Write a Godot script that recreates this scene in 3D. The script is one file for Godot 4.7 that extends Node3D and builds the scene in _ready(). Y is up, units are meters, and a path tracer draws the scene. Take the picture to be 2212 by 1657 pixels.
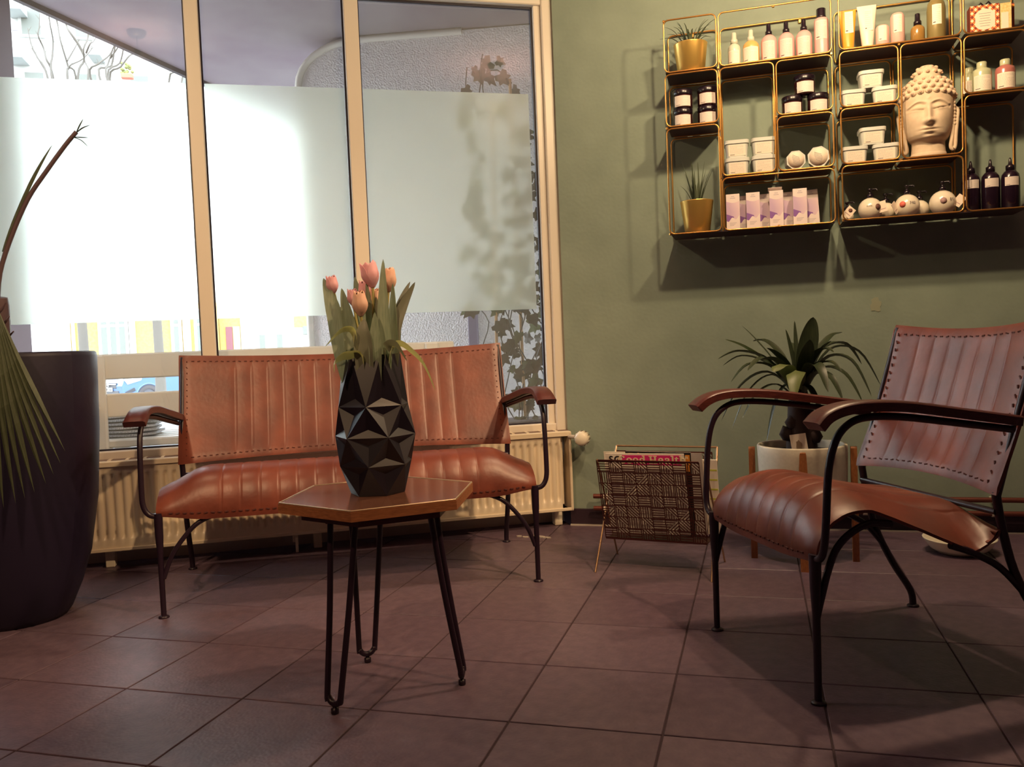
extends Node3D
# A hairdresser's waiting corner: leather bench and armchair, hexagonal table with tulips,
# shop window with frosted film, sage green wall with brass wire shelves.

const WIN_ORIGIN := Vector3(-0.287, 0.0, -1.004)   # where the window wall meets the green wall
const TILE := 1.0 / 3.0
var win_basis := Basis(Vector3.UP, PI / 6.0)        # local x runs right along the window, z points into the room
var M := {}
var taken := {}
var rng := RandomNumberGenerator.new()


func _ready() -> void:
	rng.seed = 7
	set_view()
	set_light()
	make_materials()
	build_room()
	build_window()
	build_outside()
	build_radiator()
	build_bench()
	build_armchair()
	build_table()
	build_vase()
	build_palm()
	build_rack()
	build_fern()
	build_shelves()
	build_products()
	build_lamps()


func set_view() -> void:
	var cam := Camera3D.new()
	cam.name = "camera"
	cam.fov = 48.428
	cam.near = 0.05
	cam.far = 200.0
	cam.position = Vector3(0.5423, 0.8194, 2.7477)
	cam.rotation = Vector3(-0.04401, 0.28053, -0.04060)
	add_child(cam)
	cam.current = true


func set_light() -> void:
	var sky_mat := ProceduralSkyMaterial.new()
	sky_mat.sky_top_color = Color(0.90, 0.95, 1.0)
	sky_mat.sky_horizon_color = Color(0.97, 1.0, 0.98)
	sky_mat.ground_horizon_color = Color(0.55, 0.55, 0.52)
	sky_mat.ground_bottom_color = Color(0.4, 0.4, 0.38)
	sky_mat.sky_energy_multiplier = 2.45
	var sky := Sky.new()
	sky.sky_material = sky_mat
	var env := Environment.new()
	env.background_mode = Environment.BG_SKY
	env.sky = sky
	env.tonemap_mode = Environment.TONE_MAPPER_LINEAR
	env.tonemap_exposure = 1.35
	env.sdfgi_enabled = true
	env.ssao_enabled = true
	env.ssil_enabled = true
	var we := WorldEnvironment.new()
	we.name = "environment"
	we.environment = env
	add_child(we)


# ---------------------------------------------------------------- naming

func numbered(called: String, where: int = 0) -> String:
	var key := "%d/%s" % [where, called]
	if not taken.has(key):
		taken[key] = 0
		return called
	taken[key] += 1
	return "%s_%03d" % [called, taken[key]]


func thing(called: String, label: String, category: String, at := Vector3.ZERO, turn := 0.0, group := "") -> Node3D:
	var o := Node3D.new()
	o.name = numbered(called)
	add_child(o)
	o.position = at
	o.rotation.y = turn
	tag(o, label, category, group)
	return o


func tag(o: Node3D, label: String, category: String, group := "") -> void:
	o.set_meta("label", label)
	o.set_meta("category", category)
	if group != "":
		o.set_meta("group", group)


func structure(called: String, at := Vector3.ZERO, turn := 0.0) -> Node3D:
	var o := Node3D.new()
	o.name = numbered(called)
	add_child(o)
	o.position = at
	o.rotation.y = turn
	o.set_meta("kind", "structure")
	return o


func part(called: String, s, m: Material, parent: Node, label := "") -> MeshInstance3D:
	var o := MeshInstance3D.new()
	o.name = numbered(called, 0 if parent == self else parent.get_instance_id())
	if s is SurfaceTool:
		s.generate_normals()
		o.mesh = s.commit()
	else:
		o.mesh = s
	o.material_override = m
	o.cast_shadow = GeometryInstance3D.SHADOW_CASTING_SETTING_ON
	parent.add_child(o, true)
	if label != "":
		o.set_meta("label", label)
	return o


func whole(called: String, s, m: Material, label: String, category: String, at := Vector3.ZERO, group := "") -> MeshInstance3D:
	var o := part(called, s, m, self)
	o.position = at
	tag(o, label, category, group)
	return o


func clone(root: Node3D, called: String, label: String, at: Vector3, turn := 0.0) -> Node3D:
	var c: Node3D = root.duplicate()
	c.name = numbered(called)
	add_child(c)
	c.position = at
	c.rotation.y = turn
	c.set_meta("label", label)
	return c


func win(x: float, y: float, d: float) -> Vector3:
	return WIN_ORIGIN + win_basis * Vector3(x, y, d)


# ---------------------------------------------------------------- shapes

func st() -> SurfaceTool:
	var s := SurfaceTool.new()
	s.begin(Mesh.PRIMITIVE_TRIANGLES)
	return s


func tri(s: SurfaceTool, a: Vector3, b: Vector3, c: Vector3) -> void:
	s.add_vertex(a)
	s.add_vertex(c)
	s.add_vertex(b)


func quad(s: SurfaceTool, a: Vector3, b: Vector3, c: Vector3, d: Vector3) -> void:
	tri(s, a, b, c)
	tri(s, a, c, d)


func quad_out(s: SurfaceTool, a: Vector3, b: Vector3, c: Vector3, d: Vector3, out: Vector3) -> void:
	if (b - a).cross(c - a).dot(out) < 0.0:
		quad(s, a, d, c, b)
	else:
		quad(s, a, b, c, d)


func tri_out(s: SurfaceTool, a: Vector3, b: Vector3, c: Vector3, out: Vector3) -> void:
	if (b - a).cross(c - a).dot(out) < 0.0:
		tri(s, a, c, b)
	else:
		tri(s, a, b, c)


func axis(i: int) -> Vector3:
	var v := Vector3.ZERO
	v[i] = 1.0
	return v


func box(s: SurfaceTool, c: Vector3, size: Vector3, bevel := 0.0, B := Basis()) -> void:
	s.set_smooth_group(-1)
	var h := size * 0.5
	var i := h - Vector3.ONE * bevel
	for ax in 3:
		for sg in [-1.0, 1.0]:
			var n: Vector3 = axis(ax) * sg
			var u := axis((ax + 1) % 3)
			var v := axis((ax + 2) % 3)
			quad_out(s, c + B * (n * h + (-u - v) * i), c + B * (n * h + (u - v) * i), c + B * (n * h + (u + v) * i), c + B * (n * h + (v - u) * i), B * n)
	if bevel <= 0.0:
		return
	for ax in 3:
		var k := axis(ax)
		for a in [-1.0, 1.0]:
			for b in [-1.0, 1.0]:
				var n1: Vector3 = axis((ax + 1) % 3) * a
				var n2: Vector3 = axis((ax + 2) % 3) * b
				quad_out(s, c + B * (n1 * h + (n2 - k) * i), c + B * (n1 * h + (n2 + k) * i), c + B * (n2 * h + (n1 + k) * i), c + B * (n2 * h + (n1 - k) * i), B * (n1 + n2))
	for a in [-1.0, 1.0]:
		for b in [-1.0, 1.0]:
			for e in [-1.0, 1.0]:
				var x := Vector3(a, 0, 0)
				var y := Vector3(0, b, 0)
				var z := Vector3(0, 0, e)
				tri_out(s, c + B * (x * h + (y + z) * i), c + B * (y * h + (x + z) * i), c + B * (z * h + (x + y) * i), B * (x + y + z))


func bx(size: Vector3, bevel := 0.0, c := Vector3.ZERO, B := Basis()) -> SurfaceTool:
	var s := st()
	box(s, c, size, bevel, B)
	return s


func smooth_path(pts: Array, n := 6) -> Array:
	var out := []
	for i in pts.size() - 1:
		var p0: Vector3 = pts[maxi(i - 1, 0)]
		var p1: Vector3 = pts[i]
		var p2: Vector3 = pts[i + 1]
		var p3: Vector3 = pts[mini(i + 2, pts.size() - 1)]
		for k in n:
			out.append(p1.cubic_interpolate(p2, p0, p3, float(k) / n))
	out.append(pts[-1])
	return out


func tube(s: SurfaceTool, pts: Array, r, seg := 8, closed := false) -> void:
	var n := pts.size()
	var rings := []
	var side := Vector3.ZERO
	for i in n:
		var prev: Vector3 = pts[(i - 1 + n) % n] if closed else pts[maxi(i - 1, 0)]
		var next: Vector3 = pts[(i + 1) % n] if closed else pts[mini(i + 1, n - 1)]
		var t := (next - prev).normalized()
		if side == Vector3.ZERO:
			side = t.cross(Vector3.UP if absf(t.y) < 0.9 else Vector3.RIGHT).normalized()
		side = (side - t * side.dot(t)).normalized()
		var up := t.cross(side)
		var rr: float = r[i] if r is Array else r
		var ring := PackedVector3Array()
		for k in seg:
			var a := TAU * k / seg
			ring.append(pts[i] + (side * cos(a) + up * sin(a)) * rr)
		rings.append(ring)
	s.set_smooth_group(1)
	for i in (n if closed else n - 1):
		var a: PackedVector3Array = rings[i]
		var b: PackedVector3Array = rings[(i + 1) % n]
		for k in seg:
			var k2 := (k + 1) % seg
			quad_out(s, a[k], a[k2], b[k2], b[k], (a[k] + a[k2]) * 0.5 - pts[i])
	if closed:
		return
	s.set_smooth_group(-1)
	for e in [0, n - 1]:
		var ring: PackedVector3Array = rings[e]
		var out: Vector3 = (pts[0] - pts[1]) if e == 0 else (pts[n - 1] - pts[n - 2])
		for k in range(1, seg - 1):
			tri_out(s, ring[0], ring[k], ring[k + 1], out)


func tb(pts: Array, r, seg := 8, closed := false) -> SurfaceTool:
	var s := st()
	tube(s, pts, r, seg, closed)
	return s


# profile of (radius, height); a repeated point makes a hard edge
func lathe(s: SurfaceTool, prof: Array, seg := 24, xf := Transform3D(), group := 10) -> void:
	var g := group
	for i in prof.size() - 1:
		var p: Vector2 = prof[i]
		var q: Vector2 = prof[i + 1]
		if p.is_equal_approx(q):
			g += 1
			continue
		s.set_smooth_group(g)
		for k in seg:
			var a := TAU * k / seg
			var b := TAU * (k + 1) / seg
			var p0 := xf * Vector3(p.x * cos(a), p.y, p.x * sin(a))
			var p1 := xf * Vector3(p.x * cos(b), p.y, p.x * sin(b))
			var q0 := xf * Vector3(q.x * cos(a), q.y, q.x * sin(a))
			var q1 := xf * Vector3(q.x * cos(b), q.y, q.x * sin(b))
			if p.x < 1e-6:
				tri(s, p0, q0, q1)
			elif q.x < 1e-6:
				tri(s, p0, q0, p1)
			else:
				quad(s, p0, q0, q1, p1)


func lt(prof: Array, seg := 24, xf := Transform3D()) -> SurfaceTool:
	var s := st()
	lathe(s, prof, seg, xf)
	return s


func extrude(s: SurfaceTool, poly: PackedVector2Array, depth: float, xf := Transform3D(), smooth_sides := false) -> void:
	if Geometry2D.is_polygon_clockwise(poly):
		poly.reverse()
	var idx := Geometry2D.triangulate_polygon(poly)
	var h := depth * 0.5
	s.set_smooth_group(-1)
	var nz := xf.basis.z
	for i in range(0, idx.size(), 3):
		var a := poly[idx[i]]
		var b := poly[idx[i + 1]]
		var c := poly[idx[i + 2]]
		tri_out(s, xf * Vector3(a.x, a.y, h), xf * Vector3(b.x, b.y, h), xf * Vector3(c.x, c.y, h), nz)
		tri_out(s, xf * Vector3(a.x, a.y, -h), xf * Vector3(b.x, b.y, -h), xf * Vector3(c.x, c.y, -h), -nz)
	if smooth_sides:
		s.set_smooth_group(5)
	for i in poly.size():
		var a := poly[i]
		var b := poly[(i + 1) % poly.size()]
		var o := xf.basis * Vector3(b.y - a.y, a.x - b.x, 0)
		quad_out(s, xf * Vector3(a.x, a.y, -h), xf * Vector3(b.x, b.y, -h), xf * Vector3(b.x, b.y, h), xf * Vector3(a.x, a.y, h), o)


func ex(poly: PackedVector2Array, depth: float, xf := Transform3D(), smooth_sides := false) -> SurfaceTool:
	var s := st()
	extrude(s, poly, depth, xf, smooth_sides)
	return s


# closed shell between two grids of equal size (top faces out)
func shell(s: SurfaceTool, top: Array, bottom: Array) -> void:
	var n := top.size()
	var m: int = top[0].size()
	var mid := Vector3.ZERO
	s.set_smooth_group(2)
	for i in n - 1:
		for j in m - 1:
			var o: Vector3 = top[i][j] - bottom[i][j]
			quad_out(s, top[i][j], top[i + 1][j], top[i + 1][j + 1], top[i][j + 1], o)
	s.set_smooth_group(3)
	for i in n - 1:
		for j in m - 1:
			var o: Vector3 = top[i][j] - bottom[i][j]
			quad_out(s, bottom[i][j], bottom[i + 1][j], bottom[i + 1][j + 1], bottom[i][j + 1], -o)
	s.set_smooth_group(4)
	for i in n - 1:
		quad_out(s, top[i][0], top[i + 1][0], bottom[i + 1][0], bottom[i][0], top[i][0] - top[i][1])
		quad_out(s, top[i][m - 1], top[i + 1][m - 1], bottom[i + 1][m - 1], bottom[i][m - 1], top[i][m - 1] - top[i][m - 2])
	for j in m - 1:
		quad_out(s, top[0][j], top[0][j + 1], bottom[0][j + 1], bottom[0][j], top[0][j] - top[1][j])
		quad_out(s, top[n - 1][j], top[n - 1][j + 1], bottom[n - 1][j + 1], bottom[n - 1][j], top[n - 1][j] - top[n - 2][j])


# a leaf along a path: width profile, folded a little along its midrib
func leaf(s: SurfaceTool, path: Array, width: float, shape: Callable, side := Vector3.ZERO, fold := 0.25) -> void:
	var n := path.size()
	var rows := []
	for i in n:
		var t := float(i) / (n - 1)
		var d: Vector3 = (path[mini(i + 1, n - 1)] - path[maxi(i - 1, 0)]).normalized()
		var sd := side
		if sd == Vector3.ZERO:
			sd = d.cross(Vector3.UP)
			if sd.length() < 0.05:
				sd = Vector3.RIGHT
		sd = (sd - d * sd.dot(d)).normalized()
		var nrm := sd.cross(d).normalized()
		var w: float = width * 0.5 * shape.call(t)
		rows.append([path[i] - sd * w + nrm * w * fold, path[i] - nrm * w * fold * 0.3, path[i] + sd * w + nrm * w * fold])
	s.set_smooth_group(1)
	for i in n - 1:
		for j in 2:
			quad(s, rows[i][j], rows[i + 1][j], rows[i + 1][j + 1], rows[i][j + 1])


func rounded(w: float, h: float, r: float, n := 5) -> PackedVector2Array:
	var out := PackedVector2Array()
	for q in 4:
		var cx := (w * 0.5 - r) * (1.0 if q == 0 or q == 3 else -1.0)
		var cy := (h * 0.5 - r) * (1.0 if q < 2 else -1.0)
		for k in n + 1:
			var a := PI * 0.5 * (q + float(k) / n)
			out.append(Vector2(cx + r * cos(a), cy + r * sin(a)))
	return out


func lettering(text: String, height: float, m: Material, parent: Node3D, xf: Transform3D, serif := false, squeeze := 1.0) -> MeshInstance3D:
	var f := SystemFont.new()
	f.font_names = PackedStringArray(["Droid Serif" if serif else "Droid Sans"])
	f.font_weight = 700
	var t := TextMesh.new()
	t.font = f
	t.text = text
	t.font_size = 32
	t.pixel_size = height / 24.0
	t.depth = height * 0.03
	t.curve_step = 2.0
	var o := part("lettering", t, m, parent)
	o.transform = xf * Transform3D(Basis().scaled(Vector3(squeeze, 1, 1)), Vector3.ZERO)
	return o


# ---------------------------------------------------------------- materials

func grain(seed_: int, freq: float, c0: Color, c1: Color, octaves := 4, size := 256, power := 1.0) -> ImageTexture:
	var n := FastNoiseLite.new()
	n.seed = seed_
	n.frequency = freq
	n.fractal_octaves = octaves
	n.noise_type = FastNoiseLite.TYPE_SIMPLEX_SMOOTH
	var src := n.get_seamless_image(size, size)
	var im := Image.create(size, size, false, Image.FORMAT_RGB8)
	for y in size:
		for x in size:
			im.set_pixel(x, y, c0.lerp(c1, pow(src.get_pixel(x, y).r, power)))
	return ImageTexture.create_from_image(im)


func streaks(seed_: int, c0: Color, c1: Color, along := 12.0, across := 90.0, upright := false) -> ImageTexture:
	var n := FastNoiseLite.new()
	n.seed = seed_
	n.frequency = 1.0
	n.fractal_octaves = 3
	var im := Image.create(256, 256, false, Image.FORMAT_RGB8)
	for y in 256:
		for x in 256:
			var v := n.get_noise_3d(cos(TAU * x / 256.0) * along / TAU, sin(TAU * x / 256.0) * along / TAU, y / 256.0 * across) * 0.5 + 0.5
			im.set_pixel(y if upright else x, x if upright else y, c0.lerp(c1, clampf(v * 1.4 - 0.2, 0, 1)))
	return ImageTexture.create_from_image(im)


func mat(key: String, col: Color, rough := 0.6, metal := 0.0, o := {}) -> StandardMaterial3D:
	var m := StandardMaterial3D.new()
	m.resource_name = key
	m.albedo_color = col
	m.roughness = rough
	m.metallic = metal
	if o.has("tex"):
		m.albedo_texture = o.tex
		m.uv1_triplanar = not o.has("uv")
		m.uv1_scale = Vector3.ONE * o.get("scale", 1.0) if not o.has("scale3") else o.scale3
	if o.has("bump"):
		m.heightmap_enabled = true
		m.heightmap_texture = o.bump
		m.heightmap_scale = o.get("bump_scale", 0.1)
		m.uv1_triplanar = not o.has("uv")
		if not o.has("scale3"):
			m.uv1_scale = Vector3.ONE * o.get("scale", 1.0)
	if o.has("world"):
		m.uv1_world_triplanar = true
	if o.has("spec"):
		m.metallic_specular = o.spec
	if o.has("coat"):
		m.clearcoat_enabled = true
		m.clearcoat = o.coat
		m.clearcoat_roughness = o.get("coat_rough", 0.1)
	if o.has("alpha"):
		m.transparency = BaseMaterial3D.TRANSPARENCY_ALPHA
		m.albedo_color.a = o.alpha
	if o.has("refract"):
		m.refraction_enabled = true
		m.refraction_scale = o.refract
		m.albedo_color.a = o.get("a", 0.0)
	if o.has("back"):
		m.backlight_enabled = true
		m.backlight = o.back
	if o.has("glow"):
		m.emission_enabled = true
		m.emission = o.glow
		m.emission_energy_multiplier = o.get("power", 1.0)
	if o.has("rim"):
		m.rim_enabled = true
		m.rim = o.rim
	M[key] = m
	return m


func rgb(r: float, g: float, b: float) -> Color:
	return Color(r / 255.0, g / 255.0, b / 255.0)


func make_materials() -> void:
	var fine := grain(3, 0.08, Color.BLACK, Color.WHITE, 3, 256)
	var speck := grain(5, 0.25, Color.BLACK, Color.WHITE, 2, 256)
	var hide_bump := grain(9, 0.12, Color.BLACK, Color.WHITE, 4, 256)
	M_bump = fine
	mat("wall_green", Color.WHITE, 0.85, 0.0, {"tex": grain(11, 0.02, rgb(136, 149, 136), rgb(147, 160, 146), 5), "scale": 0.8, "bump": speck, "bump_scale": 0.06, "spec": 0.3})
	mat("wall_plain", rgb(116, 92, 110), 0.9)
	mat("parapet", rgb(206, 190, 180), 0.8)
	mat("ceiling", rgb(124, 100, 118), 0.9)
	for k in 4:
		var d := [0, 4, -4, 2][k] as int
		mat("tile%d" % k, Color.WHITE, 0.42, 0.0, {"tex": grain(20 + k, 0.06, rgb(90 + d, 72 + d, 86 + d), rgb(110 + d, 90 + d, 102 + d), 5), "scale": 1.5, "bump": speck, "bump_scale": 0.05, "spec": 0.45})
	mat("grout", rgb(58, 40, 48), 0.9)
	mat("skirting", rgb(52, 36, 46), 0.4)
	mat("caulk", rgb(190, 180, 168), 0.7)
	mat("frame_white", rgb(226, 216, 200), 0.35)
	mat("gasket", rgb(30, 22, 40), 0.5)
	mat("glass", Color(0.95, 1.0, 0.97), 0.02, 0.0, {"alpha": 0.06})
	mat("film", rgb(244, 249, 244), 0.36, 0.0, {"refract": 0.02, "a": 0.14, "back": Color(0.42, 0.45, 0.42), "spec": 0.3})
	mat("enamel", rgb(228, 212, 184), 0.3, 0.0, {"spec": 0.5})
	mat("enamel_plastic", rgb(232, 222, 200), 0.4)
	mat("grille_dark", rgb(120, 95, 80), 0.6)
	mat("leather", Color.WHITE, 0.38, 0.0, {"tex": grain(31, 0.014, rgb(90, 42, 33), rgb(138, 73, 55), 5, 256, 1.0), "scale": 1.6, "bump": hide_bump, "bump_scale": 0.035, "spec": 0.5})
	mat("thread", rgb(84, 40, 34), 0.7)
	mat("black_metal", rgb(34, 18, 34), 0.38, 0.0, {"spec": 0.5})
	mat("arm_wood", Color.WHITE, 0.35, 0.0, {"tex": streaks(41, rgb(62, 28, 28), rgb(98, 48, 42)), "scale": 3.0, "spec": 0.5})
	mat("table_wood", Color.WHITE, 0.5, 0.0, {"tex": streaks(42, rgb(120, 70, 42), rgb(176, 112, 70)), "scale": 4.0})
	mat("table_top", Color.WHITE, 0.13, 0.0, {"tex": streaks(43, rgb(78, 50, 42), rgb(118, 80, 62)), "scale": 3.0, "spec": 0.6})
	mat("table_rim", rgb(198, 172, 142), 0.3, 0.6)
	mat("vase", rgb(19, 12, 27), 0.42, 0.0, {"spec": 0.55})
	mat("petal", Color.WHITE, 0.5, 0.0, {"tex": grain(51, 0.02, rgb(252, 200, 212), rgb(255, 222, 228), 3), "scale": 9.0, "back": Color(0.9, 0.85, 0.85)})
	mat("petal_pale", Color.WHITE, 0.5, 0.0, {"tex": grain(52, 0.02, rgb(252, 216, 194), rgb(252, 226, 206), 3), "scale": 9.0, "back": Color(0.9, 0.86, 0.8)})
	mat("tulip_leaf", Color.WHITE, 0.5, 0.0, {"tex": streaks(53, rgb(130, 144, 124), rgb(168, 178, 154), 4.0, 40.0, true), "scale": 5.0, "back": Color(0.74, 0.8, 0.7)})
	mat("tulip_leaf_pale", rgb(196, 198, 156), 0.5, 0.0, {"back": Color(0.6, 0.62, 0.36)})
	mat("tulip_leaf_dark", rgb(112, 114, 100), 0.5, 0.0, {"back": Color(0.35, 0.36, 0.26)})
	mat("stem", rgb(168, 160, 102), 0.5)
	mat("planter", rgb(28, 19, 44), 0.5, 0.0, {"bump": fine, "bump_scale": 0.03, "scale": 2.0})
	mat("soil", rgb(40, 26, 24), 0.95, 0.0, {"bump": speck, "bump_scale": 1.0, "scale": 6.0})
	mat("palm_leaf", Color.WHITE, 0.55, 0.0, {"tex": streaks(55, rgb(60, 68, 50), rgb(90, 97, 70), 3.0, 60.0, true), "scale": 4.0, "back": Color(0.25, 0.3, 0.15)})
	mat("palm_stem", rgb(92, 70, 74), 0.6)
	mat("rack_metal", rgb(86, 46, 42), 0.35, 0.65)
	mat("rack_rod", rgb(176, 142, 110), 0.3, 0.8)
	mat("paper", rgb(242, 234, 220), 0.6)
	mat("paper_grey", rgb(182, 172, 168), 0.7)
	mat("pink", rgb(224, 50, 132), 0.5)
	mat("cream_ink", rgb(246, 226, 186), 0.6)
	mat("ink", rgb(30, 22, 26), 0.6)
	mat("orange_ink", rgb(226, 146, 50), 0.6)
	mat("lime_ink", rgb(202, 210, 90), 0.6)
	mat("white_pot", Color.WHITE, 0.6, 0.0, {"tex": grain(61, 0.06, rgb(206, 198, 178), rgb(222, 214, 194), 4), "scale": 4.0})
	mat("stand_wood", Color.WHITE, 0.55, 0.0, {"tex": streaks(62, rgb(142, 84, 46), rgb(184, 116, 66), 12.0, 90.0, true), "scale": 5.0})
	mat("dracaena", Color.WHITE, 0.42, 0.0, {"tex": streaks(63, rgb(38, 48, 34), rgb(66, 76, 50), 3.0, 40.0, true), "scale": 6.0, "back": Color(0.16, 0.2, 0.1)})
	mat("dracaena_pale", rgb(98, 108, 66), 0.45, 0.0, {"back": Color(0.2, 0.24, 0.12)})
	mat("trunk_dark", rgb(50, 30, 30), 0.8)
	mat("copper", rgb(118, 66, 56), 0.4, 0.5)
	mat("brass", rgb(226, 168, 92), 0.28, 0.9)
	mat("board", rgb(70, 48, 56), 0.5, 0.2)
	mat("gold_pot", rgb(232, 190, 104), 0.3, 0.75)
	mat("spiky", rgb(70, 80, 56), 0.6, 0.0, {"back": Color(0.15, 0.18, 0.1)})
	mat("white_plastic", rgb(232, 222, 206), 0.4)
	mat("frosted_tub", rgb(216, 218, 210), 0.45, 0.0, {"back": Color(0.4, 0.4, 0.38)})
	mat("tub_label", Color.WHITE, 0.6, 0.0, {"tex": label_print(71, rgb(238, 226, 208), rgb(196, 180, 170), 9), "uv": true})
	mat("jar_label", Color.WHITE, 0.6, 0.0, {"tex": label_print(72, rgb(226, 214, 204), rgb(190, 178, 174), 8), "uv": true})
	mat("pink_label", Color.WHITE, 0.6, 0.0, {"tex": label_print(73, rgb(244, 206, 196), rgb(214, 168, 164), 10), "uv": true})
	mat("amber_jar", rgb(52, 22, 24), 0.12, 0.0, {"spec": 0.6})
	mat("black_cap", rgb(26, 16, 26), 0.25, 0.0, {"spec": 0.6})
	mat("pink_bottle", rgb(228, 170, 166), 0.32, 0.0, {"spec": 0.5})
	mat("clear_bottle", rgb(206, 208, 190), 0.2, 0.0, {"spec": 0.6})
	mat("yellow_bottle", rgb(226, 176, 104), 0.25, 0.0, {"spec": 0.6})
	mat("orange_tube", rgb(232, 158, 50), 0.4)
	mat("pale_tube", rgb(246, 222, 202), 0.4)
	mat("pink_can", Color.WHITE, 0.45, 0.0, {"tex": grain(74, 0.12, rgb(200, 150, 142), rgb(240, 206, 192), 3), "scale": 14.0})
	mat("amber_bottle", rgb(158, 120, 62), 0.18, 0.0, {"spec": 0.6})
	mat("olive_can", Color.WHITE, 0.35, 0.2, {"tex": grain(75, 0.2, rgb(124, 110, 66), rgb(166, 148, 98), 3), "scale": 14.0})
	mat("checks", Color.WHITE, 0.6, 0.0, {"tex": check_print(), "uv": true})
	mat("yellow_box", Color.WHITE, 0.6, 0.0, {"tex": grain(76, 0.05, rgb(214, 178, 104), rgb(238, 214, 160), 3), "scale": 9.0})
	mat("red_box", rgb(150, 70, 52), 0.6)
	mat("lilac_box", Color.WHITE, 0.55, 0.0, {"tex": lilac_print(), "uv": true})
	mat("box_white", rgb(234, 220, 214), 0.55)
	mat("sage_bottle", rgb(196, 200, 164), 0.25, 0.0, {"spec": 0.6})
	mat("rose_bottle", rgb(186, 116, 108), 0.25, 0.0, {"spec": 0.6})
	mat("black_bottle", rgb(32, 18, 32), 0.18, 0.0, {"spec": 0.6})
	mat("globe_bottle", rgb(238, 226, 204), 0.22, 0.0, {"spec": 0.6})
	mat("coral_dot", rgb(222, 110, 96), 0.6)
	mat("mauve_dot", rgb(178, 142, 140), 0.6)
	mat("brown_dot", rgb(110, 72, 64), 0.6)
	mat("grey_ink", rgb(150, 140, 138), 0.6)
	mat("card", rgb(236, 218, 198), 0.6)
	mat("plaster", Color.WHITE, 0.7, 0.0, {"tex": grain(81, 0.03, rgb(208, 184, 156), rgb(224, 202, 174), 4), "scale": 5.0})
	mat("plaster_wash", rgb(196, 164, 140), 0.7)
	mat("lamp_cap", rgb(60, 50, 46), 0.4, 0.5)
	mat("bulb", rgb(255, 226, 180), 0.4, 0.0, {"glow": Color(1.0, 0.78, 0.5), "power": 6.0})
	# outside
	mat("stucco", Color.WHITE, 0.9, 0.0, {"tex": grain(91, 0.05, rgb(206, 202, 207), rgb(220, 217, 220), 5), "scale": 1.2, "bump": speck, "bump_scale": 0.8})
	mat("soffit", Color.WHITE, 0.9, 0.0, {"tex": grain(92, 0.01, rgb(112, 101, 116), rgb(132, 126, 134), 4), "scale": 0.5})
	mat("wall_patch", rgb(150, 154, 132), 0.85)
	mat("pale_trim", rgb(206, 202, 196), 0.8)
	mat("pier", rgb(70, 44, 66), 0.8)
	mat("bench_paint", rgb(206, 202, 192), 0.5)
	mat("newsprint", Color.WHITE, 0.8, 0.0, {"tex": grain(93, 0.09, rgb(120, 118, 126), rgb(214, 214, 214), 4), "scale": 6.0})
	mat("pavement", rgb(186, 184, 178), 0.9)
	mat("asphalt", rgb(96, 96, 98), 0.9)
	mat("facade_yellow", Color.WHITE, 0.9, 0.0, {"tex": grain(94, 0.1, rgb(196, 160, 84), rgb(210, 178, 108), 3), "scale": 0.3})
	mat("facade_white", rgb(206, 208, 204), 0.9)
	mat("facade_grey", rgb(150, 144, 150), 0.9)
	mat("reveal", rgb(176, 182, 180), 0.8)
	mat("window_pane", rgb(112, 118, 112), 0.5)
	mat("door_red", rgb(122, 72, 84), 0.6)
	mat("door_tan", rgb(196, 178, 138), 0.7)
	mat("pipe_blue", rgb(176, 196, 206), 0.6)
	mat("poster_red", rgb(226, 92, 86), 0.6)
	mat("poster_blue", rgb(92, 154, 206), 0.6)
	mat("bark", rgb(96, 92, 86), 0.9)
	mat("twig", rgb(110, 108, 98), 0.9)
	mat("shrub", rgb(130, 140, 84), 0.8)
	mat("terracotta", rgb(206, 118, 96), 0.8)
	mat("car_blue", rgb(70, 106, 154), 0.3, 0.1, {"coat": 0.4})
	mat("car_glass", rgb(60, 66, 72), 0.08)
	mat("tyre", rgb(64, 62, 66), 0.8)
	mat("alloy", rgb(206, 208, 212), 0.3, 0.7)
	mat("chrome", rgb(220, 222, 226), 0.15, 0.9)
	mat("grille_black", rgb(44, 48, 58), 0.5)
	mat("headlamp", rgb(226, 232, 234), 0.08)
	mat("ivy_dark", rgb(26, 21, 30), 0.5, 0.0, {"back": Color(0.12, 0.13, 0.1)})
	mat("ivy_green", rgb(60, 66, 54), 0.5, 0.0, {"back": Color(0.2, 0.24, 0.14)})
	mat("stake", rgb(168, 138, 108), 0.8)
	mat("dark_trough", rgb(66, 60, 70), 0.9)
	mat("violet_post", rgb(92, 86, 116), 0.6)


var M_bump: ImageTexture


func label_print(seed_: int, base: Color, ink: Color, rows: int) -> ImageTexture:
	var im := Image.create(128, 96, false, Image.FORMAT_RGB8)
	im.fill(base)
	var r := RandomNumberGenerator.new()
	r.seed = seed_
	for k in rows:
		var y := 10 + k * 80 / rows
		var x := 12
		while x < 108:
			var w := r.randi_range(4, 14)
			if k != 2 or x < 60:
				im.fill_rect(Rect2i(x, y, mini(w, 112 - x), 3), base.lerp(ink, 0.75))
			x += w + 3
	im.fill_rect(Rect2i(12, 84, 34, 4), Color(0.25, 0.2, 0.2))
	return ImageTexture.create_from_image(im)


func check_print() -> ImageTexture:
	var im := Image.create(256, 256, false, Image.FORMAT_RGB8)
	for y in 256:
		for x in 256:
			var a := posmod(int(floor((x + y) / 32.0)), 2)
			var b := posmod(int(floor((x - y + 512) / 32.0)), 2)
			var c := rgb(246, 222, 186)
			if a + b == 1:
				c = rgb(224, 120, 62)
			elif a + b == 2:
				c = rgb(126, 46, 40)
			im.set_pixel(x, y, c)
	return ImageTexture.create_from_image(im)


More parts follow.
